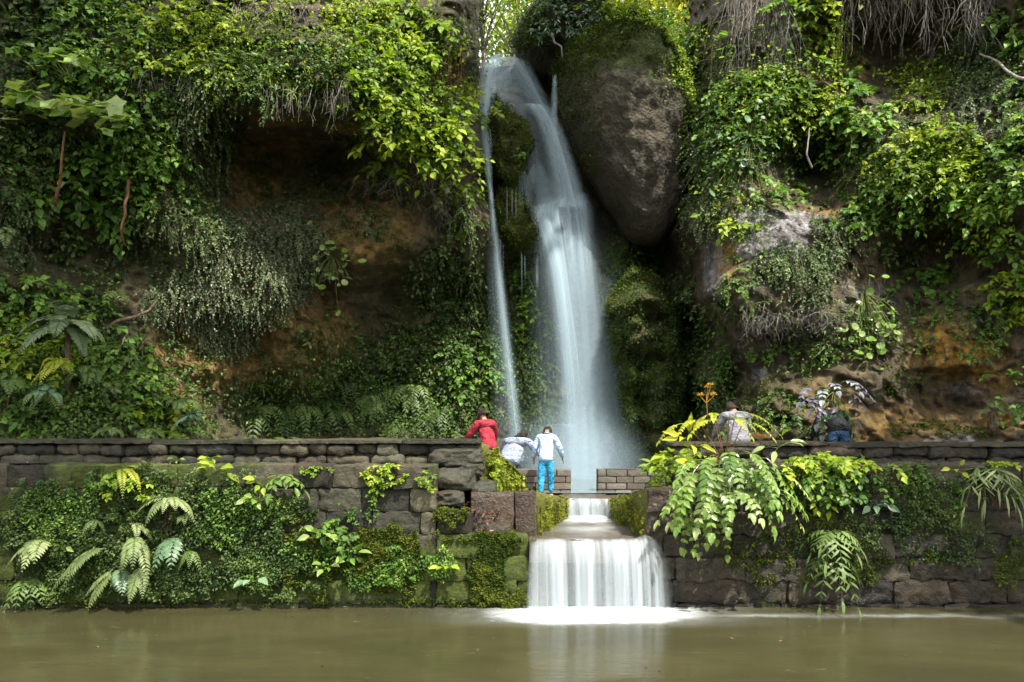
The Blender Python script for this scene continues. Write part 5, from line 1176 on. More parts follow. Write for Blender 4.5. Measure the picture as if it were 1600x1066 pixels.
# huge pale leaved plant
def bigleaf(label, spots, base, size, mat, tpl=PALM, group=None, name='big_leaved_plant', nrv=(0, -.35, .85), wd=1.0, stem=M_STEM, sj=.35):
    rt = empty(name, base); tag(rt, label, 'plant', group); O = np.array(base)
    for (u, v, Y, s) in spots:
        p = W(u, v, Y); q = (O+(p-O)*.5)+np.array([0, 0, .12]); t = np.linspace(0, 1, 8)[:, None]
        C = O*(1-t)**2+2*q*t*(1-t)+p*t**2; mb = MB(); V, fs = tube(C, np.linspace(.008, .004, 8), 4); mb.add(V, fs)
        st = mb.build('leaf_stalk', stem, rt, origin=O)
        a = RNG.uniform(0, 6.28); ax = nrm(np.array([[math.cos(a), -abs(math.sin(a)), -.25]])); mb = MB()
        inst(mb, tpl, p[None]-ax*size*s*.35, ax, np.array([nrv])+rnd(1, sj), np.array([size*s]), np.array([RNG.uniform(.3, 1)]), wd)
        mb.build('leaf', LM[mat], rt, smooth=False, origin=O)
sp = [(RNG.uniform(10, 195), 0, 0, RNG.uniform(.7, 1.2)) for k in range(80)]
sp = [(u, 148+.22*(u-10)+RNG.normal(0, 14), 11.9+RNG.uniform(-.35, .35), s) for (u, _, _, s) in sp]
bigleaf('large plant with wide pale flat leaves in tiers on the upper left', sp, W(95, 178, 12.15), .27, 'broad', group=G1)
sp = [(85+RNG.normal(0, 26), 88+RNG.normal(0, 10), 12.1+RNG.uniform(-.2, .2), RNG.uniform(.6, 1.0)) for k in range(16)]
bigleaf('smaller cluster of wide pale leaves above the large tiers', sp, W(110, 130, 12.3), .26, 'broad', group=G1)
def rnds(cu, cv, su, sv, Y, n, lo=.6, hi=1.2): return [(cu+RNG.normal(0, su), cv+RNG.normal(0, sv), Y+RNG.uniform(-.15, .15), RNG.uniform(lo, hi)) for _ in range(n)]
bigleaf('round-leaved climber on the brown overhang', rnds(525, 415, 26, 20, 14.6, 44, .5, 1.2), W(520, 400, 14.9), .13, 'broad', ROUND, G1, 'round_leaved_climber', (0, -.9, .4))
bigleaf('round-leaved climber in front of the dark cave', rnds(1175, 245, 20, 38, 13.9, 44), W(1170, 220, 14.3), .13, 'blue', ROUND, G3, 'round_leaved_climber', (0, -.8, .5))
bigleaf('bright round-leaved climber right of the ivy mat', rnds(1362, 510, 20, 30, 13.1, 60), W(1350, 460, 13.5), .13, 'broad', ROUND, G3, 'round_leaved_climber', (0, -.8, .5))
bigleaf('round-leaved climber on the upper left edge of the right cliff', rnds(1135, 90, 14, 34, 15.0, 22), W(1135, 70, 15.3), .15, 'mid', ROUND, G3, 'round_leaved_climber', (0, -.8, .5))
# glaucous shrub over the fall
def sfTop(u, v): u = np.asarray(u, float); return W(u, v, np.full(len(u), 16.4)), np.tile([0, -.8, .5], (len(u), 1))
shrub('shrub', 'glaucous narrow-leaved shrub on top of the overhang above the fall', 'shrub', G2, 885, 32, 56, 24, 'glauc', 3, 1.5, sf=sfTop)
shrub('shrub', 'drooping spray of glaucous leaves at the left end of the overhang', 'shrub', G2, 845, 45, 26, 18, 'glauc', 4, .9, sf=sfTop)
shrub('shrub', 'green leaves hanging right below the glaucous shrub', 'shrub', G2, 930, 68, 30, 18, 'mid', 5, .8, sf=sfTop)
shrub('shrub', 'yellow-green leaves behind the overhang crown', 'shrub', G2, 955, 15, 40, 18, 'bright', 6, .8, sf=sfTop)
shrub('shrub', 'small yellow-green sprig in front of the left stream', 'shrub', G2, 768, 184, 8, 7, 'bright', 6, .9, leaf=1.0, sf=lambda u, v: (W(u, v, np.full(len(u), 15.6)), np.tile([0, -.8, .5], (len(u), 1))))
def sfLd(u, v): u = np.asarray(u, float); return W(u, v, np.full(len(u), 16.0)), np.tile([0, -.8, .5], (len(u), 1))
shrub('grass_bank', 'pale feathery ferny growth on the ledge rock between the streams', 'grass bank', G2, 785, 238, 24, 22, 'palegrass', 8, 1.0, sf=sfLd)
shrub('creeper', 'dark green fringe on the ledge rock beside the trickles', 'creeper', G2, 812, 225, 12, 20, 'small', 9, .6, sf=sfLd)
# ferns (positions by their crowns)
def fb(u, v, Y): return tuple(W(u, v, Y))
fern('tree fern with drooping grey-green fronds on a short trunk, left bank', fb(105, 640, 11.6), 10, .78, 'grey', 'ferns on the left bank', (-185, 5), 28, .75, 22, .28, trunk=1.25, wd=1.9, name='tree_fern')
FR = [('grey-green fern drooping at the left edge, mid height', 8, 368, 11.7, 7, .55, 'palefern'), ('light fern on the left bank under the tree fern', 68, 620, 11.2, 8, .50, 'fern'), ('fern with broad blue-green leaflets low on the left bank', 75, 618, 11.0, 7, .45, 'blue'), ('fern at the far left near the coping', 15, 600, 11.2, 7, .55, 'fern'),
      ('upright yellow-green fern beside the tree fern trunk', 95, 575, 11.3, 8, .60, 'yellow'), ('fern on the slope below the bare branch', 170, 610, 11.9, 8, .55, 'fern'), ('small fern right of the bare branch', 205, 560, 12.5, 7, .50, 'fern'), ('fern at the end of the slope beside the dark alcove', 285, 630, 12.4, 8, .55, 'fern'),
      ('blue-green fern near the right end of the bank', 300, 655, 11.6, 7, .42, 'blue'), ('low fern behind the coping below the slope', 235, 680, 11.2, 8, .42, 'fern'), ('dark fern under the tree fern at the left', 140, 585, 11.8, 7, .6, 'fern'), ('small light fern just above the coping near the trunk', 175, 672, 11.1, 7, .36, 'fern')]
for lb, u, v, Y, nf, L, mt in FR: fern(lb, fb(u, v, Y), nf, L, mt, 'ferns on the left bank', parts=True, npair=14)
fern('long narrow-leaved plant above the first bare branch', fb(182, 458, 12.9), 5, .35, 'fern', 'ferns on the left bank', npair=7, pl=.5, wd=1.4, az=(-200, 20), el=20)
for k in range(16):
    u = 380+k*17+RNG.normal(0, 5); fern(['low green fern in the row behind the left coping', 'low light green fern in the row behind the left coping'][k % 2], fb(u, 694+RNG.normal(0, 3), 12.0+RNG.uniform(-.4, .8)), 7, .42*RNG.uniform(.7, 1.2), 'mid' if k % 2 else 'dark', 'row of low ferns behind the left coping', parts=False, npair=11, el=35)
for k in range(26):
    u = 390+RNG.random()*300; v = 600+RNG.random()*70; p, _ = surf(np.array([u]), np.array([v])); fern('dark fern in the shaded alcove', tuple(p[0]-np.array([0, .1, 0])), 7, .6*RNG.uniform(.7, 1.3), 'dark' if k % 3 else 'fern', 'shaded ferns in the alcove', parts=False, npair=11, el=25, droop=1.1)
# front-wall ferns on the left
GW = 'ferns on the left stone wall'
fern('pale fern drooping at the left end of the stone wall', fb(72, 848, 9.62), 6, .50, 'palefern', GW, (-170, -70), 15, .9, 12, .33, wd=1.9, seed=1)
fern('spiky-leaved fern low at the left end of the wall', fb(45, 905, 9.62), 7, .34, 'fern', GW, (-200, 20), 10, .9, 8, .42, wd=1.5)
fern('large pale fern pointing down left on the wall', fb(165, 858, 9.6), 3, .66, 'palefern', GW, (-165, -120), 5, .75, 20, .24, wd=1.6, elj=5)
fern('pale fern hanging straight down left of the dark gap', fb(176, 890, 9.62), 2, .40, 'palefern', GW, (-140, -100), -25, .5, 15, .30, wd=1.7, elj=4)
fern('pale fern in the middle of the left wall', fb(212, 838, 9.6), 4, .40, 'palefern', GW, (-120, -40), -5, .8, 16, .30, wd=1.7)
fern('pale fern hanging lowest in the middle of the left wall', fb(222, 884, 9.6), 3, .40, 'palefern', GW, (-110, -60), -15, .7, 16, .32, wd=1.7)
fern('small pale fern above the middle ferns', fb(212, 818, 9.6), 3, .24, 'palefern', GW, (-60, -10), 20, .8, 12, .34, wd=1.6)
fern('blue-green fern with broad leaflets on the left wall', fb(272, 838, 9.6), 2, .48, 'blue', GW, (-120, -70), -15, .7, 9, .42, wd=2.1)
fern('dark blue-green fern below the middle ferns', fb(188, 888, 9.62), 3, .34, 'blue', GW, (-100, -20), -20, .6, 10, .4, wd=2.0)
fern('brown-rooted pale fern spreading under the broken ledge', fb(268, 778, 9.62), 7, .46, 'palefern', GW, (-190, 10), 18, .6, 15, .24, wd=1.7)
fern('curled yellow-green fern frond arching at the wall top', fb(190, 733, 9.7), 3, .52, 'yellow', GW, (-70, 0), 25, .75, 18, .18, wd=1.9)
fern('small ferny sprig right of the blue-green fern', fb(300, 860, 9.62), 4, .26, 'fern', GW, (-160, -20), 0, .8, 10, .34)
fern('tiny pale fern beside the brown-rooted fern', fb(290, 805, 9.62), 3, .26, 'palefern', GW, (-120, -30), 25, .8, 10, .3)
fern('small grey fern sprig low in the left wall', fb(150, 812, 9.62), 3, .22, 'fern', GW, (-130, -20), 10, .8, 10, .3)
roots('hanging_roots', 'brown root beard under the brown-rooted fern', 'hanging roots', 270, 790, 12, 40, 50, 20, sf=sfL, r=.005, mat=M_REDSTEM, off=.05)
# rosettes of long leaves
fern('rosette with long oval drooping leaves at the top of the left wall', fb(445, 748, 9.62), 6, .30, 'broad', G5, (-200, 20), 30, .8, 3, .55, OVATE, .75, name='rosette_plant', cat='plant', pn='leaf', st=.5, term=True)
def rosette(label, u, v, Y, n, L, mat, group, wd=.8, tpl=OVATE, el=25, az=(-200, 20), name='rosette_plant', up=.5):
    base = np.array(fb(u, v, Y)); rt = empty(name, base); tag(rt, label, 'plant', group)
    for k in range(n):
        a = R(az[0]+(az[1]-az[0])*(k+.5)/n+RNG.normal(0, 10)); e = R(el+RNG.normal(0, 18)); d = np.array([math.cos(a)*math.cos(e), math.sin(a)*math.cos(e), math.sin(e)]); mb = MB()
        l = L*RNG.uniform(.7, 1.1); V, fs = tube([[0, 0, 0], d*l*.35, d*l*.6+np.array([0, 0, -.02])], [.004, .003, .002], 4); mb.add(V, fs, .3)
        inst(mb, tpl, (d*l*.5)[None], nrm(d+np.array([0, 0, -.55]))[None], np.array([[0, -.4, up]])+rnd(1, .2), l*.6, RNG.uniform(.4, 1), wd)
        mb.build('leaf', LM[mat], rt, smooth=False)
rosette('yellow-green seedling left of the long-leaved rosette', 410, 758, 9.62, 7, .26, 'bright', G5)
rosette('young plant with pale oval leaves at the wall top, second from the rosette', 340, 738, 9.64, 9, .26, 'bright', G5)
rosette('leafy sprig hanging below the long-leaved rosette', 400, 785, 9.6, 8, .24, 'broad', G5)
rosette('upright leafy shoot in front of the left rubble wall', 330, 716, 9.9, 5, .15, 'bright', G5)
rosette('slim seedling standing on the left ledge', 276, 722, 9.9, 6, .14, 'mid', G5)
rosette('pale leaved sprig in the middle of the left wall', 500, 842, 9.6, 8, .30, 'broad', G5)
rosette('sprig with notched leaves low on the left wall', 545, 872, 9.6, 9, .26, 'mid', G5)
rosette('pair of blue-green lobed leaves low on the left wall', 395, 910, 9.6, 5, .30, 'blue', G5)
rosette('pale sprig right of the notched-leaved sprig', 510, 890, 9.6, 6, .22, 'broad', G5)
rosette('single bright sprig on the moss near the cascade', 695, 890, 9.6, 7, .2, 'bright', G5)
rosette('small heart-leaved sprig at the left of the fern group', 95, 856, 9.6, 3, .18, 'broad', G5)
shrub('shrub', 'bushy yellow-green clump at the top of the left wall', 'shrub', G5, 205, 755, 48, 20, 'bright', 50, 1.1, .8, .5, sf=sfL)
shrub('shrub', 'little light green clump near the right end of the left wall top', 'shrub', G5, 600, 740, 32, 20, 'smallbright', 51, 1.2, sf=sfL, L=.5)
shrub('shrub', 'small creeping clump below the light green clump', 'shrub', G5, 590, 768, 20, 16, 'smallbright', 52, 1.0, sf=sfL, L=.5)
shrub('shrub', 'light green clump at the corner above the wall notch', 'shrub', G5, 672, 752, 22, 16, 'smallbright', 53, 1.3, sf=sfL, L=.5)
shrub('shrub', 'small clump at the wall top between rosette and light green clump', 'shrub', G5, 490, 735, 22, 10, 'smallbright', 54, 1.0, sf=sfL, L=.5)
shrub('shrub', 'mid green clump near the centre of the left wall', 'shrub', G5, 530, 835, 36, 26, 'mid', 55, .6, .7, .5, sf=sfL)
shrub('shrub', 'small leaved clump low on the left wall left of the moss', 'shrub', G5, 330, 810, 34, 30, 'small', 56, .7, .9, .5, sf=sfL)
# ground covers (countless tiny leaves)
cover('wall_creeper', 'dense tiny-leaved creeping cover over the left stone wall', [(110, 800, 100, 60, 1), (210, 770, 70, 40, .8), (150, 870, 110, 60, .7), (370, 830, 90, 60, 1), (330, 900, 100, 40, .7), (420, 880, 80, 50, 1), (340, 770, 70, 30, .6), (60, 900, 60, 40, .5), (270, 860, 60, 60, .5), (480, 800, 50, 25, .3)], 80000, .042, LEAF, 'dark', sfL, thr=.15, out=.09, freq=2.2)
cover('wall_creeper', 'lighter green creeping leaves mixed on the left stone wall', [(110, 790, 90, 50, 1), (200, 750, 60, 25, .8), (370, 810, 70, 45, .8), (500, 870, 70, 40, .8), (640, 885, 80, 35, 1), (560, 905, 60, 30, .8), (400, 900, 60, 30, .6), (560, 800, 40, 25, .3)], 26000, .042, LEAF, 'mid', sfL, thr=.35, out=.10, freq=2.6)
cover('moss', 'deep green and golden moss low on the left stone wall', [(620, 880, 120, 50, 1), (760, 880, 60, 60, 1), (500, 880, 80, 55, .6), (640, 940, 180, 10, .3), (770, 845, 50, 20, .8), (705, 805, 26, 14, .6), (450, 800, 60, 20, .3), (300, 940, 250, 8, .2)], 90000, .028, BITS, 'moss', sfL, thr=.2, out=.04)
cover('moss', 'bright moss and liverwort on the sloping wing wall', [(785, 735, 45, 40, 1), (765, 750, 14, 24, .6)], 12000, .035, BITS, 'brightmoss', sfWing, thr=.2, out=.05, freq=4)
cover('wall_creeper', 'small bright leaves clinging to the wing wall', [(768, 742, 14, 26, 1), (790, 750, 14, 14, .4)], 1500, .05, LEAF, 'bright', sfWing, thr=.5, out=.08)
cover('wall_creeper', 'thin tiny-leaved creeping cover over the right stone wall', [(1300, 780, 110, 30, 1), (1400, 790, 80, 50, .6), (1480, 770, 80, 30, .5), (1480, 850, 120, 40, .35), (1250, 760, 60, 30, .8), (1560, 770, 50, 25, .4), (1330, 830, 60, 30, .3)], 30000, .038, LEAF, 'dark', sfR, thr=.35, out=.06, freq=2.4)
cover('moss', 'patches of golden and green moss on the right stone wall', [(1470, 860, 60, 24, 1), (1360, 880, 80, 40, .5), (1300, 740, 130, 12, .6), (1540, 740, 60, 12, .8), (1150, 880, 80, 40, .25), (1250, 850, 90, 50, .3), (1580, 870, 40, 50, .3), (1440, 730, 60, 8, .8)], 30000, .028, BITS, 'moss', sfR, thr=.4, out=.03)
CL = [(450, 620, 130, 80, .5), (620, 600, 130, 110, .8), (720, 520, 70, 140, 1), (700, 640, 90, 50, .8), (820, 520, 50, 150, .6), (840, 660, 60, 60, .5), (1010, 540, 55, 150, .7), (1080, 560, 30, 140, .6), (460, 110, 110, 60, .5), (150, 150, 200, 170, .6), (640, 130, 120, 130, .5), (1200, 180, 140, 110, .5), (100, 560, 150, 120, .7), (250, 640, 80, 60, .5), (1300, 520, 140, 40, .3), (1460, 260, 150, 90, .5), (250, 200, 80, 150, .5), (1130, 600, 40, 100, .4), (300, 420, 90, 80, .3), (1140, 250, 60, 140, .5), (1540, 110, 90, 90, .3)]
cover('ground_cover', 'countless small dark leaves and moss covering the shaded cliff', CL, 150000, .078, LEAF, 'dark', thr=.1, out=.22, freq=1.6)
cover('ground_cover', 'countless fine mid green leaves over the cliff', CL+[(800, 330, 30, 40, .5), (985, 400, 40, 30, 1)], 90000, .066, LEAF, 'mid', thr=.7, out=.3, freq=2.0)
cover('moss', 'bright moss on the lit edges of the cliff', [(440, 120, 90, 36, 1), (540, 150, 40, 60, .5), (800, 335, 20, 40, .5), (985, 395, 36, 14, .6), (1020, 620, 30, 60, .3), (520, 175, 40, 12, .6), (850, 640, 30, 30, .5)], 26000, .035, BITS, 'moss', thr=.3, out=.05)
def sfB(u, v):
    u = np.asarray(u, float); return W(u, v, 16.1+.9*np.clip((u-1040)/40, 0, 1)**2), np.tile([.4, -.7, .4], (len(u), 1))
cover('moss', 'bright moss drape down the right shoulder of the boulder', [(1058, 160, 20, 56, 1), (1070, 215, 16, 34, 1), (1040, 105, 22, 26, .8)], 20000, .05, BITS, 'brightmoss', sfB, thr=.3, out=.06, freq=3)

def face_sf(A, B, flipn=1):
    A = np.array(A, float); B = np.array(B, float)
    def f(u, v):
        u = np.asarray(u, float); v = np.asarray(v, float); k = (u-HX)/F
        s = np.clip((k*A[1]-A[0])/((B[0]-A[0])-k*(B[1]-A[1])), 0, 1); Y = A[1]+(B[1]-A[1])*s; X = A[0]+(B[0]-A[0])*s
        z = np.clip(CZ-(v-HY)/F*Y, .84, A[2]+(B[2]-A[2])*s)
        return np.stack([X+.02*flipn, Y, z], -1), np.tile([.95*flipn, -.2, .1], (len(u), 1))
    return f
cover('moss', 'golden-green moss streaks on the channel side of the left abutment', [(860, 805, 34, 40, 1)], 12000, .022, BITS, 'brightmoss', face_sf((xs(838, YF), YF, 1.385), (xs(884, YB), YB, 1.09)), thr=.35, out=.02, freq=5)
cover('moss', 'golden-green moss streaks on the channel side of the right abutment', [(983, 805, 36, 42, 1)], 12000, .022, BITS, 'brightmoss', face_sf((xs(1011), Y0+.02, 1.45), (xs(955, YB), YB, 1.075), -1), thr=.35, out=.02, freq=5)
def rock_cover(name, label, i, n, size, tpl, mat, wfn, thr=.2, freq=2., out=.06):
    P, Nn, U, V_ = ROCKF[i]; w = np.clip(wfn(U, V_), 0, 1).ravel()+1e-9; k = RNG.choice(len(P), n, p=w/w.sum())
    p = P[k]+rnd(n, .035); nn = Nn[k]; c = fbm(p*freq, 3, 27); m = c > thr-.8; p, nn, c = p[m], nn[m], c[m]; q = len(p)
    mb = MB(); inst(mb, tpl, p+nn*out*RNG.random((q, 1)), nn*.6+rnd(q, .5)+np.array([0, -.1, -.4]), nn*.7+np.array([0, -.1, .4])+rnd(q, .4), size*RNG.uniform(.5, 1.2, q), np.clip(.45+.4*c+RNG.normal(0, .2, q), 0, 1), 1.2)
    o = mb.build(name, LM[mat], smooth=False); tag(o, label, 'ground cover', kind='stuff')
ar_ = lambda U: np.broadcast_to(np.linspace(0, 1, U.shape[0])[:, None], U.shape)
rock_cover('moss', 'dark moss and tiny leaves over the tall mossy rock', 4, 22000, .05, LEAF, 'dark', lambda U, V: ar_(U)+.1, thr=.35)
rock_cover('moss', 'olive moss over the tall mossy rock', 4, 30000, .035, BITS, 'moss', lambda U, V: ar_(U)*(V < 680)+.1, thr=.5, freq=1.5)
rock_cover('moss', 'dark moss over the crown and shaded side of the boulder', 0, 26000, .045, BITS, 'moss', lambda U, V: ar_(U)*(np.exp(-((V-80)/55)**2)+.9*np.exp(-((U-1062)/16)**2)*(V < 290)+.15*(U < 930)), thr=.4)
rock_cover('ground_cover', 'small green leaves fringing the crown of the boulder', 0, 6000, .075, LEAF, 'bright', lambda U, V: ar_(U)**2*(np.exp(-((V-50)/38)**2)*(U > 950)+.7*np.exp(-((U-1050)/26)**2)*(V < 200)), thr=.6, out=.16)
rock_cover('moss', 'moss and ferny bits over the dark overhanging rock', 1, 16000, .06, LEAF, 'dark', lambda U, V: ar_(U)*(V < 90), thr=.5)
rock_cover('moss', 'green moss on the ledge rock between the streams', 2, 8000, .04, BITS, 'moss', lambda U, V: ar_(U), thr=.6)
rock_cover('moss', 'bright olive moss on the rock knob below the split', 3, 9000, .04, BITS, 'moss', lambda U, V: ar_(U), thr=.4)
cover('ground_cover', 'small yellow-green leaves scattered over the sunlit parts of the cliff', [(640, 130, 120, 130, 1), (1210, 150, 150, 90, 1), (1460, 260, 140, 80, 1), (280, 60, 120, 60, .6), (1140, 280, 50, 80, .5), (560, 30, 90, 40, .8), (1560, 330, 60, 90, .6), (1110, 60, 50, 60, .5), (60, 560, 90, 60, .4), (1440, 130, 70, 50, .5)], 60000, .085, LEAF, 'bright', thr=.75, out=.35, freq=2.2)

# ---------------------------------------------------------------- right front plants
def pinnate(label, leaves, base, mat, group, pairs=5, L=.55, pl=.30, wd=.85, name='pinnate_plant', droop=.6, var0=.55, stalk=M_REDSTEM):
    rt = empty(name, base); tag(rt, label, 'plant', group); O = np.array(base)
    for (u, v, Y, du, dv, l) in leaves:   # leaf base on screen and its pointing direction
        p = W(u, v, Y)-O; d = np.array([du, -.45, dv]); mb = MB()
        frond_mesh(mb, p, d, L*l, droop, pairs, pl/l**.5, OVATE, wd, float(np.clip(var0+RNG.normal(0, .25), 0, 1)), .005, .9, .55, term=True, st=.30)
        mb.build('leaf', LM[mat], rt, smooth=False)
        q = p*.5+np.array([0, .05, .06]); t = np.linspace(0, 1, 7)[:, None]; mb = MB(); V, fs = tube(2*q*t*(1-t)+p*t**2, np.linspace(.008, .005, 7), 5); mb.add(V, fs); mb.build('stalk', stalk, rt)
lv = []
for k in range(54):
    a = RNG.uniform(-1, 1); u = 1145+a*72; v = 712+abs(a)*16+RNG.uniform(-14, 62); lv.append((u, v, 9.62-RNG.uniform(0, .35), a*.75+RNG.normal(0, .15), -.25+RNG.normal(0, .25), RNG.uniform(.7, 1.05)))
pinnate('large bushy plant with hanging pinnate leaves over the dark wall right of the cascade', lv, W(1140, 728, 9.8), 'broad', G6, 5, .44, .33, .85, var0=.5, stalk=M_STEM)
lv = [(1100+RNG.normal(0, 16), 780+RNG.uniform(-20, 26), 9.5, RNG.normal(-.1, .3), -.8, RNG.uniform(.7, 1.05)) for k in range(11)]
pinnate('hanging tail of deep green leaflets at the lower left of the bushy plant', lv, W(1100, 740, 9.75), 'mid', G6, 5, .40, .27, .9, var0=.9, stalk=M_STEM)
lv = [(1120+a*52, 652+abs(a)*10, 10.0, (a or .1)*1.1, .35-abs(a)*.4, .95) for a in (-1, -.55, -.1, .35, .8)]+[(1120, 655, 9.9, -.9, .1, 1.1), (1150, 645, 9.9, 1.3, .1, 1.35), (1140, 650, 9.8, .5, -.2, .8)]
pinnate('arching yellow-lit plant on thin red stalks in front of the grey-shirted person', lv, W(1135, 735, 9.85), 'yellow', G6, 8, .42, .24, .8, 'arching_plant', droop=.5)
def flower(label, u, v0, v1, Y, heads):
    b = W(u, v0, Y); rt = empty('flower_stalk', b); tag(rt, label, 'flower', G6); mb = MB(); top = W(u-3, v1, Y)-b; V, fs = tube([[0, 0, 0], top*.5+np.array([.01, 0, 0]), top], [.007, .006, .004], 5); mb.add(V, fs); mb.build('stem', M_REDSTEM, rt)
    for (du, dv) in heads:
        q = W(u+du, v1+dv, Y)-b; mb = MB(); V, fs = tube([top*.8, q-np.array([0, 0, .02]), q], [.003, .003, .002], 4); mb.add(V, fs); n = 46; d = nrm(rnd(n)); d[:, 2] = np.abs(d[:, 2])*.7; inst(mb, LEAF, q[None]+d*.014, d, rnd(n), .036, RNG.random(n), .6); mb.build('flower_head', LM.get('fl') or M_FLOWER, rt, smooth=False)
flower('tall orange-flowered stalk at the left of the arching plant', 1106, 700, 612, 9.85, [(0, -6), (-11, 6), (9, 5), (4, -10)])
flower('short yellow-leaved red stalk right of the grey-shirted person', 1188, 705, 684, 9.9, [(-5, -3), (4, -1)])
rosette('fresh rosette of long yellow-green leaves at the left end of the right ledge', 1075, 700, 10.0, 9, .42, 'yellow', G6, .5, STRAP if 0 else OVATE, 30)
rosette('bright broad leaves beside the fresh rosette', 1048, 722, 9.95, 10, .34, 'bright', G6, .8)
rosette('narrow bright leaves low on the bank above the mossy abutment', 1030, 738, 10.0, 10, .34, 'bright', G6, .6)
rosette('broad pale leaf pair on the ledge right of the arching plant', 1215, 700, 9.85, 5, .34, 'broad', G6, .5)
shrub('shrub', 'fine bright foliage cushion above the mossy abutment', 'shrub', G6, 1050, 735, 38, 28, 'smallbright', 61, 1.5, sf=sfBR, L=.6)
shrub('shrub', 'bright foliage behind the rosette at the left end of the ledge', 'shrub', G6, 1065, 712, 34, 18, 'bright', 62, 1.2, .8, .5, sf=sfBR)
shrub('shrub', 'pale yellow-green foliage at the base of the arching plant', 'shrub', G6, 1145, 712, 58, 18, 'bright', 63, 1.0, .8, .6, sf=sfR)
shrub('shrub', 'spreading sunlit clump with tiered leaves on the right ledge', 'shrub', G6, 1325, 712, 66, 24, 'bright', 64, 1.7, .9, .7, sf=sfR)
shrub('shrub', 'skirt of green leaves hanging under the sunlit clump', 'shrub', G6, 1310, 755, 55, 26, 'mid', 65, 1.3, .7, .6, sf=sfR)
shrub('shrub', 'loose leafy clump between bushy plant and sunlit clump', 'shrub', G6, 1255, 725, 30, 22, 'bright', 66, 1.0, .8, .6, sf=sfR)
rosette('blue-green four-leaved sprig on the dark wall', 1368, 790, 9.6, 6, .26, 'blue', G6)
rosette('white-edged small sprig under the sunlit clump', 1308, 778, 9.6, 6, .2, 'broad', G6)
rosette('second pale sprig right of the white-edged one', 1326, 786, 9.6, 5, .18, 'blue', G6)
rosette('yellow disc-leaved sprig near the strap-leaved fern', 1495, 737, 9.7, 4, .2, 'yellow', G6)
shrub('creeper', 'small creeping clump under the worn ledge', 'creeper', G6, 1430, 745, 24, 26, 'small', 67, 1.0, sf=sfR, L=.5)
shrub('creeper', 'pale creeping clump on the right wall below the ledge', 'creeper', G6, 1490, 780, 20, 20, 'small', 68, 1.0, sf=sfR, L=.5)
shrub('shrub', 'bright tuft at the right edge of the ledge', 'shrub', G6, 1578, 715, 24, 12, 'smallbright', 69, 1.3, sf=sfR, L=.6)
fern('strap-leaved pale fern arching over the right wall top', fb(1545, 735, 9.62), 20, .42, 'palefern', G6, (-210, 30), 22, 1.0, 3, .75, STRAP, .62, pn='leaf', st=.45, term=True)
fern('long-fingered pale fern hanging on the right wall', fb(1300, 832, 9.6), 9, .46, 'fern', G6, (-205, 25), 15, .75, 6, .5, STRAP, 1.15, st=.3, term=True)
fern('lower tier of the finger fern with greener fronds', fb(1298, 868, 9.62), 7, .42, 'fern', G6, (-190, 10), 5, .9, 5, .5, STRAP, 1.2, st=.35, term=True)
roots('hanging_roots', 'thin dark roots dangling below the finger fern', 'hanging roots', 1305, 890, 14, 45, 16, 22, sf=sfR, r=.004, mat=M_TWIG, off=.05)
roots('hanging_roots', 'brown dead fronds under the strap-leaved fern', 'hanging roots', 1550, 755, 22, 30, 40, 23, sf=sfR, r=.006, mat=M_REDSTEM, off=.1)
fern('little palm-like plant on the brown slope at the right', fb(1552, 665, 11.8), 9, .26, 'fern', G3, (-200, 20), 25, .7, 8, .3, trunk=.28, name='small_palm_fern')
# violet-leaved plant at the foot of the right cliff
lv = [(1300+a*34+RNG.normal(0, 4), 605+RNG.normal(0, 8), 12.2, a*.9, .15-abs(a)*.3, .9) for a in np.linspace(-1, 1, 9)]+[(1298+RNG.normal(0, 18), 628+RNG.normal(0, 8), 12.1, RNG.normal(0, .35), -.7, .9) for k in range(8)]
pinnate('plant with violet-grey upper leaves and hanging green leaves at the cliff foot', lv, W(1305, 612, 12.7), 'violet', G3, 4, .40, .34, .85, 'violet_leaved_plant', stalk=M_STEM)
lv = [(1300+RNG.normal(0, 22), 640+RNG.normal(0, 8), 12.05, RNG.normal(0, .4), -.75, .9) for k in range(9)]
pinnate('hanging grey-green leaves below the violet leaves', lv, W(1300, 625, 12.6), 'mid', G3, 4, .38, .34, .8, 'violet_leaved_plant', var0=.2, stalk=M_STEM)
# leaf litter in the notch and on ledges
def litter(label, pts, n, size=.055):
    P = np.array([W(u, v, Y) for (u, v, Y) in pts]); k = RNG.integers(0, len(P), n); p = P[k]+RNG.normal(0, 1, (n, 3))*np.array([.10, .10, .012]); mb = MB()
    inst(mb, LEAF, p, rnd(n)*np.array([1, 1, .3]), np.array([0, -.2, 1])+rnd(n, .35), size*RNG.uniform(.5, 1.2, n), RNG.random(n), .9)
    o = mb.build('leaf_litter', LM['litter'], smooth=False); tag(o, label, 'leaf litter', kind='stuff')
litter('dead red and brown leaves in the wall notch', [(745, 800, 9.9), (760, 812, 9.85), (750, 822, 9.82), (735, 795, 10.0), (720, 790, 10.0), (770, 800, 9.9), (765, 826, 9.8)], 320)
litter('scattered dead leaves on the left ledge', [(x, 728, 10.0) for x in (20, 100, 250, 280, 350, 450, 560)], 160, .06)
litter('scattered dead leaves on the right ledge', [(x, 730, 10.1) for x in (1390, 1420, 1450, 1480, 1510, 1540)], 120, .06)
n_ = 70; fx = np.concatenate([RNG.uniform(-6, 6, 45), RNG.uniform(-5, 0, 25)]); fy = np.concatenate([RNG.uniform(7.2, 9.5, 45), RNG.uniform(9.3, 9.62, 25)]); mb = MB()
inst(mb, LEAF, np.stack([fx, fy, np.full(n_, .006)], -1), rnd(n_)*np.array([1, 1, .02]), np.tile([0, 0, 1.], (n_, 1)), RNG.uniform(.02, .05, n_), RNG.random(n_), .8)
tag(mb.build('floating_leaves', LM['litter'], smooth=False), 'tiny fallen leaves floating on the brown pond', 'leaf litter', kind='stuff')
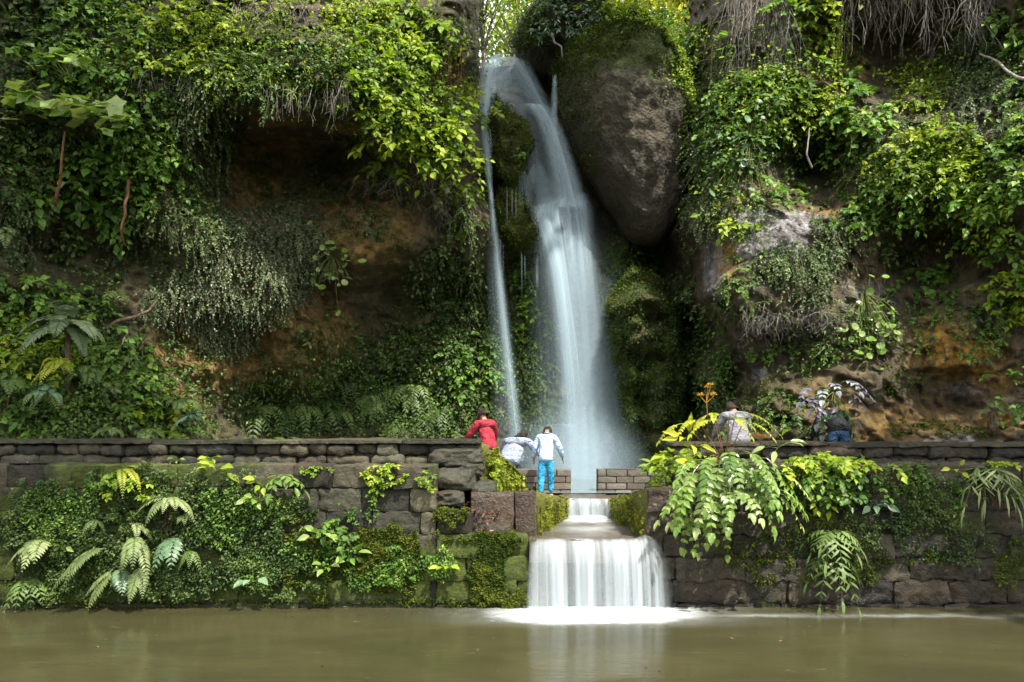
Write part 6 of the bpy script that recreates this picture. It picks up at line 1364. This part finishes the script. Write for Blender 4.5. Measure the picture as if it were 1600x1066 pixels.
mb = MB(); box_block(mb, xs(740), xs(800), 9.72, 9.98, .6, 1.0, 4, .02, .05, .05, .3, (.3, 0, .6, 0)); tag(mb.build('stone', M_WALL, origin=(xs(770), 9.8, .7)), 'dark wet stone shelf holding the dead leaves in the notch', 'stone', 'stones in the wall notch')

# ================================================================ trees behind the gorge and on the cliff tops
def tree(label, x, y, z0, h, cr, mat, nleaf, lsz, seed=0, group='trees above the gorge', lean=(0, 0), r=.16, cz=.72, clumps=26, flat=.75):
    rg = np.random.default_rng(seed+100); rt = empty('tree', (x, y, z0)); tag(rt, label, 'tree', group)
    t = np.linspace(0, 1, 12)[:, None]; top = np.array([lean[0], lean[1], h]); C = top*t+np.concatenate([.25*np.sin(t*5+seed), .2*np.cos(t*4+seed), 0*t], 1)*t
    mb = MB(); V, fs = tube(C, r*(1-.75*t[:, 0]), 9); mb.add(V, fs)
    cc = rg.normal(0, 1, (clumps, 3)); cc = nrm(cc)*(rg.random((clumps, 1))**.4)*np.array([cr, cr, cr*flat])+np.array([lean[0]*cz, lean[1]*cz, h*cz+.1*cr])
    fbm_ = MB()
    for c in cc:
        k = int(np.clip(c[2]/h*11*.75, 3, 10)); s = C[k]; tt = np.linspace(0, 1, 7)[:, None]; q = (s+c)/2+np.array([0, 0, .25*cr*rg.random()])
        B = s*(1-tt)**2+2*q*tt*(1-tt)+c*tt**2; V, fs = tube(B, np.linspace(r*.3, .012, 7), 5); mb.add(V, fs)
    n = nleaf; k = rg.integers(0, clumps, n); d = rg.normal(0, 1, (n, 3)); d = nrm(d)*rg.random((n, 1))**.5*cr*.34*np.array([1.1, 1.1, .6]); p = cc[k]+d
    var = np.clip(rg.random(clumps)[k]*.5+rg.random(n)*.5, 0, 1)
    inst(fbm_, LEAF, p, rg.normal(0, 1, (n, 3))+np.array([0, 0, -.4]), np.array([0, -.2, 1.])+rg.normal(0, .5, (n, 3)), lsz*rg.uniform(.6, 1.2, n), var, 1.2)
    mb.build('trunk', M_BARK, rt); fbm_.build('crown', LM[mat], rt, smooth=False)
tree('slim tree with thin airy foliage in the sky gap left of the overhang', -.9, 24, 9.8, 9, 2.1, 'mid', 1500, .13, 1, r=.07, clumps=30, cz=.55)
tree('second slim airy tree behind the sky gap', .35, 27, 10.2, 9, 2.0, 'bright', 800, .13, 2, r=.06, clumps=24, cz=.6)
tree('sunlit yellow tree with a dark trunk above the boulder', 3.75, 28, 10.3, 12, 4.2, 'yellow', 14000, .20, 3, r=.20, clumps=50, cz=.55)
tree('yellow-green tree behind the boulder crown at the right', 5.6, 25, 10.3, 9, 3.2, 'yellow', 12000, .18, 4, r=.14, clumps=45, cz=.45)
tree('leafy tree behind the glaucous shrub', 1.9, 31, 10.6, 11, 3.4, 'bright', 9000, .20, 5, r=.15, clumps=40, cz=.5)
# unseen trees added to shade the left bank, walls and gorge; gaps let sun through
for i, ((x, y, z), h, ln_, cr, n) in enumerate(SHADE_CANOPY):
    tree('tall unseen tree outside the frame, its crown added to shade the pond or gorge', x, y, z, h, cr, 'mid', n, .26, 20+i, 'unseen shade trees on the banks and cliff tops', lean=(ln_[0], ln_[1]), r=.25, clumps=30, cz=1.0, flat=.45)
# ================================================================ camera, sky, sun
cam = bpy.data.cameras.new('camera'); co = bpy.data.objects.new('camera', cam); COL.objects.link(co)
cam.sensor_width = 36; cam.lens = 36*F/1600; cam.shift_y = (HY-533)/1600; cam.clip_end = 1000; cam.clip_start = .05
co.location = (0, 0, CZ); co.rotation_euler = (R(90), 0, 0); sc.camera = co
SUN_EL, SUN_AZ = 60, 38           # azimuth measured from the camera side (-y) towards +x
sd = np.array([math.cos(R(SUN_EL))*math.sin(R(SUN_AZ)), -math.cos(R(SUN_EL))*math.cos(R(SUN_AZ)), math.sin(R(SUN_EL))])
w = bpy.data.worlds.new('World'); sc.world = w; w.use_nodes = True; t = w.node_tree; bg = t.nodes['Background']
sky = t.nodes.new('ShaderNodeTexSky'); sky.sky_type = 'NISHITA'; sky.sun_disc = False; sky.sun_elevation = R(SUN_EL)
sky.sun_rotation = math.atan2(sd[0], sd[1]); sky.dust_density = 2.5; sky.air_density = 1.0
tc = t.nodes.new('ShaderNodeTexCoord'); nz = t.nodes.new('ShaderNodeTexNoise'); nz.inputs['Scale'].default_value = 2.2; nz.inputs['Detail'].default_value = 6
t.links.new(tc.outputs['Generated'], nz.inputs['Vector'])
rp = t.nodes.new('ShaderNodeValToRGB'); rp.color_ramp.elements[0].position = .30; rp.color_ramp.elements[1].position = .6
t.links.new(nz.outputs['Fac'], rp.inputs[0])
mx = t.nodes.new('ShaderNodeMix'); mx.data_type = 'RGBA'; t.links.new(rp.outputs[0], mx.inputs[0]); t.links.new(sky.outputs[0], mx.inputs[6]); mx.inputs[7].default_value = (9.5, 9.2, 8.6, 1)
t.links.new(mx.outputs[2], bg.inputs[0]); bg.inputs[1].default_value = .15
L = bpy.data.lights.new('sun', 'SUN'); L.energy = 5.0; L.angle = R(.6); L.color = (1, .93, .80)
lo_ = bpy.data.objects.new('sun', L); COL.objects.link(lo_); lo_.rotation_euler = Vector(tuple(sd)).to_track_quat('Z', 'Y').to_euler(); lo_.location = (8, -5, 25)
sc.view_settings.view_transform = 'Standard'; sc.view_settings.look = 'None'; sc.view_settings.exposure = 1.2; sc.view_settings.gamma = 1
sc.render.engine = 'CYCLES'; sc.cycles.max_bounces = 8; sc.cycles.transparent_max_bounces = 24; sc.cycles.use_denoising = True
